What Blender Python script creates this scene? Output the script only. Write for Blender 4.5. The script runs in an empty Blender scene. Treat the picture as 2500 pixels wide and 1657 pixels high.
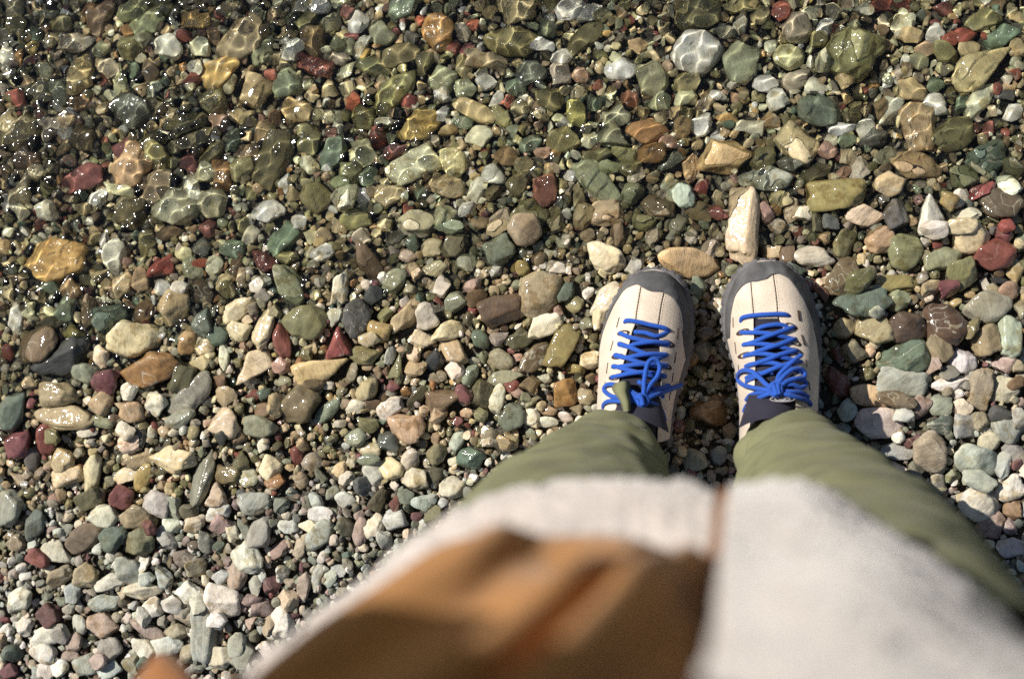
import bpy, bmesh, math, random
import numpy as np
from mathutils import Vector

R = math.radians
scene = bpy.context.scene
COL = scene.collection
rng = np.random.default_rng(7)

# ------------------------------------------------------------------ camera, sky, sun, exposure
S = 10.0                                   # scene units per metre
scene.unit_settings.system = 'METRIC'
scene.unit_settings.scale_length = 1 / S
CAMZ, LENS, YAW = 1.47, 43.0, R(7.63)
cam_data = bpy.data.cameras.new('camera')
cam = bpy.data.objects.new('camera', cam_data)
COL.objects.link(cam)
cam.location = (0, 0, CAMZ * S)
cam.rotation_euler = (0, YAW, 0)
cam_data.lens = LENS
cam_data.sensor_width = 36
cam_data.clip_start = 0.01 * S
cam_data.clip_end = 300 * S
cam_data.dof.use_dof = True
cam_data.dof.focus_distance = 1.45 * S
cam_data.dof.aperture_fstop = 2.9 / S
scene.camera = cam

SUN_DIR = Vector((-0.645, 0.37, 0.67)).normalized()
world = bpy.data.worlds.new('World')
scene.world = world
world.use_nodes = True
wn = world.node_tree
sky = wn.nodes.new('ShaderNodeTexSky')
sky.sky_type = 'NISHITA'
sky.sun_disc = False
sky.sun_elevation = math.asin(SUN_DIR.z)
sky.sun_rotation = math.atan2(SUN_DIR.x, SUN_DIR.y)
wn.links.new(sky.outputs[0], wn.nodes['Background'].inputs[0])
wn.nodes['Background'].inputs[1].default_value = 0.05

sun_data = bpy.data.lights.new('sun', 'SUN')
sun_data.energy = 5.0
sun_data.angle = R(0.53)
sun_data.color = (1.0, 0.952, 0.87)
sun_data.cycles.is_caustics_light = True
sun = bpy.data.objects.new('sun', sun_data)
COL.objects.link(sun)
sun.location = SUN_DIR * 20 * S
sun.rotation_euler = (-SUN_DIR).to_track_quat('-Z', 'Y').to_euler()

vs = scene.view_settings
vs.view_transform = 'Standard'
vs.look = 'None'
vs.exposure = 0.45
vs.gamma = 1.0
vs.use_curve_mapping = False
scene.cycles.use_denoising = False
scene.cycles.max_bounces = 8
scene.cycles.transmission_bounces = 6
scene.cycles.sample_clamp_indirect = 4.0

# ------------------------------------------------------------------ helpers
FPX = 2500 * LENS / 36
CY, SY = math.cos(YAW), math.sin(YAW)

def ray(px, py):
    x, y, z = (px - 1250) / FPX, (828.5 - py) / FPX, -1.0
    return np.array([x * CY + z * SY, y, -x * SY + z * CY])

def at(px, py, z):
    """a point at height z seen at that place of the 2500 px wide photograph"""
    d = ray(px, py)
    return np.array([0, 0, CAMZ]) + d * ((z - CAMZ) / d[2])

def pix(p):
    v = np.asarray(p, float) - np.array([0, 0, CAMZ])
    x = v[..., 0] * CY - v[..., 2] * SY
    z = v[..., 0] * SY + v[..., 2] * CY
    return 1250 + FPX * x / -z, 828.5 - FPX * v[..., 1] / -z

def mesh_obj(name, v, f, mat=None, parent=None, smooth=True, receive=True):
    me = bpy.data.meshes.new(name)
    v = np.asarray(v, np.float32)
    if isinstance(f, np.ndarray):
        n, k = f.shape
        me.vertices.add(len(v)); me.vertices.foreach_set('co', v.ravel())
        me.loops.add(n * k); me.loops.foreach_set('vertex_index', f.ravel().astype(np.int32))
        me.polygons.add(n)
        me.polygons.foreach_set('loop_start', np.arange(0, n * k, k, dtype=np.int32))
        me.polygons.foreach_set('loop_total', np.full(n, k, np.int32))
        me.update(calc_edges=True); me.validate()
    else:
        me.from_pydata(v.tolist(), [], f)
    me.polygons.foreach_set('use_smooth', np.full(len(me.polygons), smooth))
    o = bpy.data.objects.new(name, me)
    COL.objects.link(o)
    if mat: me.materials.append(mat)
    if parent: o.parent = parent
    if receive: o.cycles.is_caustics_receiver = True
    return o

def tag(o, label=None, cat=None, group=None, kind=None):
    if label: o['label'] = label
    if cat: o['category'] = cat
    if group: o['group'] = group
    if kind: o['kind'] = kind
    return o

def grid_faces(nu, nv, closed=False):
    """rows nu, columns nv; closed joins the last column to the first"""
    i = np.arange(nu * nv).reshape(nu, nv)
    if closed: i = np.concatenate([i, i[:, :1]], 1)
    return np.stack([i[:-1, :-1], i[:-1, 1:], i[1:, 1:], i[1:, :-1]], -1).reshape(-1, 4)

def catmull(pts, n):
    p = np.asarray(pts, float)
    p = np.vstack([2 * p[0] - p[1], p, 2 * p[-1] - p[-2]])
    m = len(p) - 3
    t = np.linspace(0, m, n); i = np.minimum(t.astype(int), m - 1); u = (t - i)[:, None]
    a, b, c, d = p[i], p[i + 1], p[i + 2], p[i + 3]
    return .5 * (2 * b + (c - a) * u + (2 * a - 5 * b + 4 * c - d) * u ** 2 + (3 * b - a - 3 * c + d) * u ** 3)

def smoothstep(a, b, x):
    t = np.clip((x - a) / (b - a), 0, 1)
    return t * t * (3 - 2 * t)

class Noise:
    """cheap smooth noise: a sum of random sinusoids in n dimensions"""
    def __init__(s, dim, scale, n=10, spread=2.0, rg=None):
        rg = rg or rng
        k = rg.normal(size=(n, dim)); k /= np.linalg.norm(k, axis=1)[:, None]
        s.k = k * (2 * math.pi / scale * spread ** rg.uniform(-.5, .5, (n, 1)))
        s.ph = rg.uniform(0, 6.283, n)
    def __call__(s, p):
        return np.sin(np.asarray(p) @ s.k.T + s.ph).sum(-1) / math.sqrt(len(s.ph) / 2)

def tube(path, r, seg=8, taper_ends=True):
    p = np.asarray(path, float)
    n = len(p)
    rr = np.full(n, r) if np.isscalar(r) else np.asarray(r, float)
    t = np.gradient(p, axis=0); t /= np.linalg.norm(t, axis=1)[:, None] + 1e-9
    up = np.array([0, 0, 1.0])
    a = np.cross(t, up); bad = np.linalg.norm(a, axis=1) < .15
    a[bad] = np.cross(t[bad], [0, 1.0, 0]); a /= np.linalg.norm(a, axis=1)[:, None]
    for i in range(1, n):
        if a[i] @ a[i - 1] < 0: a[i] *= -1
    b = np.cross(a, t)
    th = np.linspace(0, 2 * math.pi, seg, endpoint=False)
    v = p[:, None] + rr[:, None, None] * (np.cos(th)[None, :, None] * a[:, None] + np.sin(th)[None, :, None] * b[:, None])
    v = v.reshape(-1, 3)
    f = grid_faces(n, seg, True).tolist()
    f.append(list(range(seg))); f.append(list(range((n - 1) * seg, n * seg))[::-1])
    return v, f

class MB:
    def __init__(s): s.v, s.f = [], []
    def add(s, v, f):
        o = len(s.v)
        s.v += np.asarray(v).tolist()
        s.f += [[int(i) + o for i in q] for q in f]
        return s
    def build(s, name, mat, parent=None, smooth=True): return mesh_obj(name, s.v, s.f, mat, parent, smooth)

# ------------------------------------------------------------------ materials
def new_mat(name):
    m = bpy.data.materials.new(name); m.use_nodes = True
    nt = m.node_tree
    return m, nt, nt.nodes['Principled BSDF']

def nd(nt, kind, **kw):
    n = nt.nodes.new(kind)
    for k, v in kw.items():
        if k in n.bl_rna.properties: setattr(n, k, v)
        else: n.inputs[k].default_value = v
    return n

def ramp(nt, src, stops):
    r = nt.nodes.new('ShaderNodeValToRGB'); nt.links.new(src, r.inputs[0])
    e = r.color_ramp.elements
    while len(e) < len(stops): e.new(.5)
    for q, (p, c) in zip(e, stops):
        q.position = p; q.color = (*c, 1) if len(c) == 3 else c
    return r.outputs[0]

def mul(nt, a, b, kind='MULTIPLY', fac=1.0):
    m = nt.nodes.new('ShaderNodeMix'); m.data_type = 'RGBA'; m.blend_type = kind
    m.inputs[0].default_value = fac
    nt.links.new(a, m.inputs[6]); nt.links.new(b, m.inputs[7])
    return m.outputs[2]

def math_node(nt, op, a, b=None):
    m = nt.nodes.new('ShaderNodeMath'); m.operation = op
    for i, x in enumerate((a, b)):
        if x is None: continue
        if isinstance(x, (int, float)): m.inputs[i].default_value = x
        else: nt.links.new(x, m.inputs[i])
    return m.outputs[0]

def stone_material():
    m, nt, b = new_mat('stone')
    L = nt.links
    col = nd(nt, 'ShaderNodeAttribute', attribute_name='tint')
    lc = nd(nt, 'ShaderNodeAttribute', attribute_name='grain').outputs['Vector']
    wet = nd(nt, 'ShaderNodeAttribute', attribute_name='wet').outputs['Fac']
    n1 = nd(nt, 'ShaderNodeTexNoise', Scale=70.0, Detail=6.0, Roughness=.65); L.new(lc, n1.inputs['Vector'])
    mp = nd(nt, 'ShaderNodeMapping'); mp.inputs['Scale'].default_value = (60, 60, 420); L.new(lc, mp.inputs[0])
    n2 = nd(nt, 'ShaderNodeTexNoise', Scale=1.0, Detail=4.0, Roughness=.6, Distortion=.6); L.new(mp.outputs[0], n2.inputs['Vector'])
    n3 = nd(nt, 'ShaderNodeTexNoise', Scale=1100.0, Detail=2.0); L.new(lc, n3.inputs['Vector'])
    n4 = nd(nt, 'ShaderNodeTexNoise', Scale=26.0, Detail=3.0); L.new(lc, n4.inputs['Vector'])
    c = mul(nt, col.outputs['Color'], ramp(nt, n1.outputs[0], [(.25, (.62, .60, .56)), (.5, (1, 1, 1)), (.78, (1.28, 1.26, 1.2))]))
    c = mul(nt, c, ramp(nt, n2.outputs[0], [(.28, (.72, .70, .66)), (.5, (1, 1, 1)), (.74, (1.14, 1.12, 1.06))]))
    c = mul(nt, c, ramp(nt, n3.outputs[0], [(.3, (.80, .80, .80)), (.55, (1.04, 1.04, 1.04)), (.8, (1.16, 1.16, 1.14))]))
    c = mul(nt, c, ramp(nt, n4.outputs[0], [(.35, (1.0, .93, .80)), (.6, (1.0, 1.0, .98))]), fac=.8)
    rv = nd(nt, 'ShaderNodeTexNoise', Scale=1.7, Detail=0.0); L.new(lc, rv.inputs['Vector'])      # one value per stone
    rw = nd(nt, 'ShaderNodeTexNoise', Scale=2.3, Detail=0.0); L.new(lc, rw.inputs['Vector'])
    n5 = nd(nt, 'ShaderNodeTexNoise', Scale=21.0, Detail=2.0, Distortion=1.6); L.new(lc, n5.inputs['Vector'])
    line = ramp(nt, n5.outputs[0], [(.488, (0, 0, 0)), (.498, (1, 1, 1)), (.502, (1, 1, 1)), (.512, (0, 0, 0))])
    amount = math_node(nt, 'MULTIPLY', ramp(nt, rv.outputs[0], [(.54, (0, 0, 0)), (.64, (.6, .6, .6))]), line)
    vein = nt.nodes.new('ShaderNodeMix'); vein.data_type = 'RGBA'
    L.new(amount, vein.inputs[0]); L.new(c, vein.inputs[6]); vein.inputs[7].default_value = (.46, .43, .34, 1)
    c = vein.outputs[2]
    n6 = nd(nt, 'ShaderNodeTexNoise', Scale=62.0, Detail=4.0, Roughness=.7); L.new(lc, n6.inputs['Vector'])
    blot = math_node(nt, 'MULTIPLY', ramp(nt, rw.outputs[0], [(.48, (0, 0, 0)), (.60, (.8, .8, .8))]), ramp(nt, n6.outputs[0], [(.52, (0, 0, 0)), (.60, (1, 1, 1))]))
    st = nt.nodes.new('ShaderNodeMix'); st.data_type = 'RGBA'; st.blend_type = 'MULTIPLY'
    L.new(blot, st.inputs[0]); L.new(c, st.inputs[6]); st.inputs[7].default_value = (.62, .52, .36, 1)
    c = st.outputs[2]
    L.new(c, b.inputs['Base Color'])
    h = math_node(nt, 'ADD', math_node(nt, 'MULTIPLY', n1.outputs[0], 1.0), math_node(nt, 'ADD', math_node(nt, 'MULTIPLY', n2.outputs[0], .30), math_node(nt, 'MULTIPLY', n3.outputs[0], .12)))
    bp = nd(nt, 'ShaderNodeBump', Strength=.75, Distance=.0022 * S); L.new(h, bp.inputs['Height']); L.new(bp.outputs[0], b.inputs['Normal'])
    b.inputs['Roughness'].default_value = .75
    b.inputs['Specular IOR Level'].default_value = .25
    # the film of water on wet stones: beads and ripples of their own
    L.new(wet, b.inputs['Coat Weight'])
    b.inputs['Coat Roughness'].default_value = .07
    b.inputs['Coat IOR'].default_value = 1.5
    geo = nd(nt, 'ShaderNodeNewGeometry')
    v1 = nd(nt, 'ShaderNodeTexNoise', Scale=190.0 / S, Detail=1.5, Roughness=.45); L.new(geo.outputs['Position'], v1.inputs['Vector'])
    b2 = nd(nt, 'ShaderNodeBump', Strength=.6, Distance=.0016 * S); L.new(v1.outputs[0], b2.inputs['Height'])
    L.new(b2.outputs[0], b.inputs['Coat Normal'])
    return m

def cloth(name, color, vary=.2, weave=1500.0, rough=.9, bump=.0006, big=30.0, sheen=.2):
    m, nt, b = new_mat(name)
    geo = nd(nt, 'ShaderNodeTexCoord')
    n1 = nd(nt, 'ShaderNodeTexNoise', Scale=big / S, Detail=4.0); nt.links.new(geo.outputs['Object'], n1.inputs['Vector'])
    n2 = nd(nt, 'ShaderNodeTexNoise', Scale=weave / S, Detail=2.0); nt.links.new(geo.outputs['Object'], n2.inputs['Vector'])
    base = nd(nt, 'ShaderNodeRGB'); base.outputs[0].default_value = (*color, 1)
    c = mul(nt, base.outputs[0], ramp(nt, n1.outputs[0], [(.3, (1 - vary,) * 3), (.7, (1 + vary,) * 3)]))
    c = mul(nt, c, ramp(nt, n2.outputs[0], [(.3, (.84,) * 3), (.7, (1.14,) * 3)]))
    nt.links.new(c, b.inputs['Base Color'])
    bp = nd(nt, 'ShaderNodeBump', Strength=.7, Distance=bump * S); nt.links.new(n2.outputs[0], bp.inputs['Height'])
    nt.links.new(bp.outputs[0], b.inputs['Normal'])
    b.inputs['Roughness'].default_value = rough
    b.inputs['Specular IOR Level'].default_value = .15
    b.inputs['Sheen Weight'].default_value = sheen
    return m

M_STONE = stone_material()

def water_material():
    m = bpy.data.materials.new('clear_water'); m.use_nodes = True
    nt = m.node_tree; nt.nodes.clear()
    out = nt.nodes.new('ShaderNodeOutputMaterial')
    g = nd(nt, 'ShaderNodeBsdfGlass', IOR=1.333, Roughness=.05)
    g.inputs['Color'].default_value = (.965, .98, .94, 1)
    nt.links.new(g.outputs[0], out.inputs[0])
    return m
M_WATER = water_material()

def ground_material():
    """grit under the stones; far from them the same shingle told only by colour and relief"""
    m, nt, b = new_mat('wet_grit')
    L = nt.links
    geo = nd(nt, 'ShaderNodeNewGeometry')
    n1 = nd(nt, 'ShaderNodeTexNoise', Scale=400.0 / S, Detail=5.0); L.new(geo.outputs['Position'], n1.inputs['Vector'])
    grit = ramp(nt, n1.outputs[0], [(.3, (.03, .026, .018)), (.5, (.08, .07, .05)), (.7, (.17, .15, .11))])
    vo = nd(nt, 'ShaderNodeTexVoronoi', Scale=42.0 / S, Randomness=1.0); L.new(geo.outputs['Position'], vo.inputs['Vector'])
    sep = nt.nodes.new('ShaderNodeSeparateColor'); L.new(vo.outputs['Color'], sep.inputs[0])
    stone = ramp(nt, sep.outputs[0], [(.0, (.08, .07, .045)), (.2, (.16, .15, .09)), (.4, (.25, .21, .15)), (.6, (.22, .23, .17)), (.8, (.42, .37, .28)), (.95, (.5, .47, .4)), (1.0, (.16, .06, .045))])
    stone = mul(nt, stone, ramp(nt, n1.outputs[0], [(.3, (.7, .7, .7)), (.7, (1.2, 1.2, 1.2))]))
    far = nd(nt, 'ShaderNodeAttribute', attribute_name='far').outputs['Fac']
    mx = nt.nodes.new('ShaderNodeMix'); mx.data_type = 'RGBA'
    L.new(far, mx.inputs[0]); L.new(grit, mx.inputs[6]); L.new(stone, mx.inputs[7]); L.new(mx.outputs[2], b.inputs['Base Color'])
    dome = math_node(nt, 'MULTIPLY', math_node(nt, 'MULTIPLY', vo.outputs['Distance'], -6.0), far)
    bp = nd(nt, 'ShaderNodeBump', Strength=1.0, Distance=.004 * S); L.new(math_node(nt, 'ADD', n1.outputs[0], dome), bp.inputs['Height'])
    L.new(bp.outputs[0], b.inputs['Normal'])
    b.inputs['Roughness'].default_value = .8
    return m
M_GROUND = ground_material()

M_SUEDE = cloth('cream_suede', (.55, .46, .37), .2, 700, .95, .0007, 22, .25)
M_RUBBER = cloth('grey_rubber', (.125, .12, .124), .25, 700, .75, .0006, 40, .0)
M_CAP = cloth('dark_grey_rubber_cap', (.094, .093, .095), .35, 800, .7, .0006, 40, .0)
M_NAVY = cloth('navy_mesh_fabric', (.022, .021, .033), .2, 1200, .9, .0006, 40, .1)
M_LACE = cloth('blue_cord', (.018, .082, .40), .08, 900, .65, .0012, 60, .1)
M_DARK = cloth('dark_brown_lining', (.05, .032, .024), .2, 900, .9, .0005, 40, .0)
M_OLIVE = cloth('olive_cotton', (.168, .168, .092), .14, 1100, .95, .0005, 14, .05)
M_FLEECE = cloth('white_pile_fleece', (.47, .415, .38), .10, 220, 1.0, .004, 28, .4)
M_TAN = cloth('tan_cloth', (.38, .165, .038), .12, 700, .85, .0006, 12, .15)
M_ZIP = cloth('brown_zip_tape', (.19, .085, .035), .12, 700, .85, .0006, 12, .1)
M_CORNER = cloth('rust_cloth', (.26, .11, .04), .12, 700, .85, .0006, 12, .1)
M_SKIN = cloth('skin', (.50, .30, .21), .08, 600, .6, .0003, 20, .0)
M_HAIR = cloth('brown_hair', (.06, .035, .02), .3, 500, .6, .002, 60, .0)
M_GREYTHREAD = cloth('pale_thread', (.35, .34, .36), .1, 900, .8, .0004, 30, .0)

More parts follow.
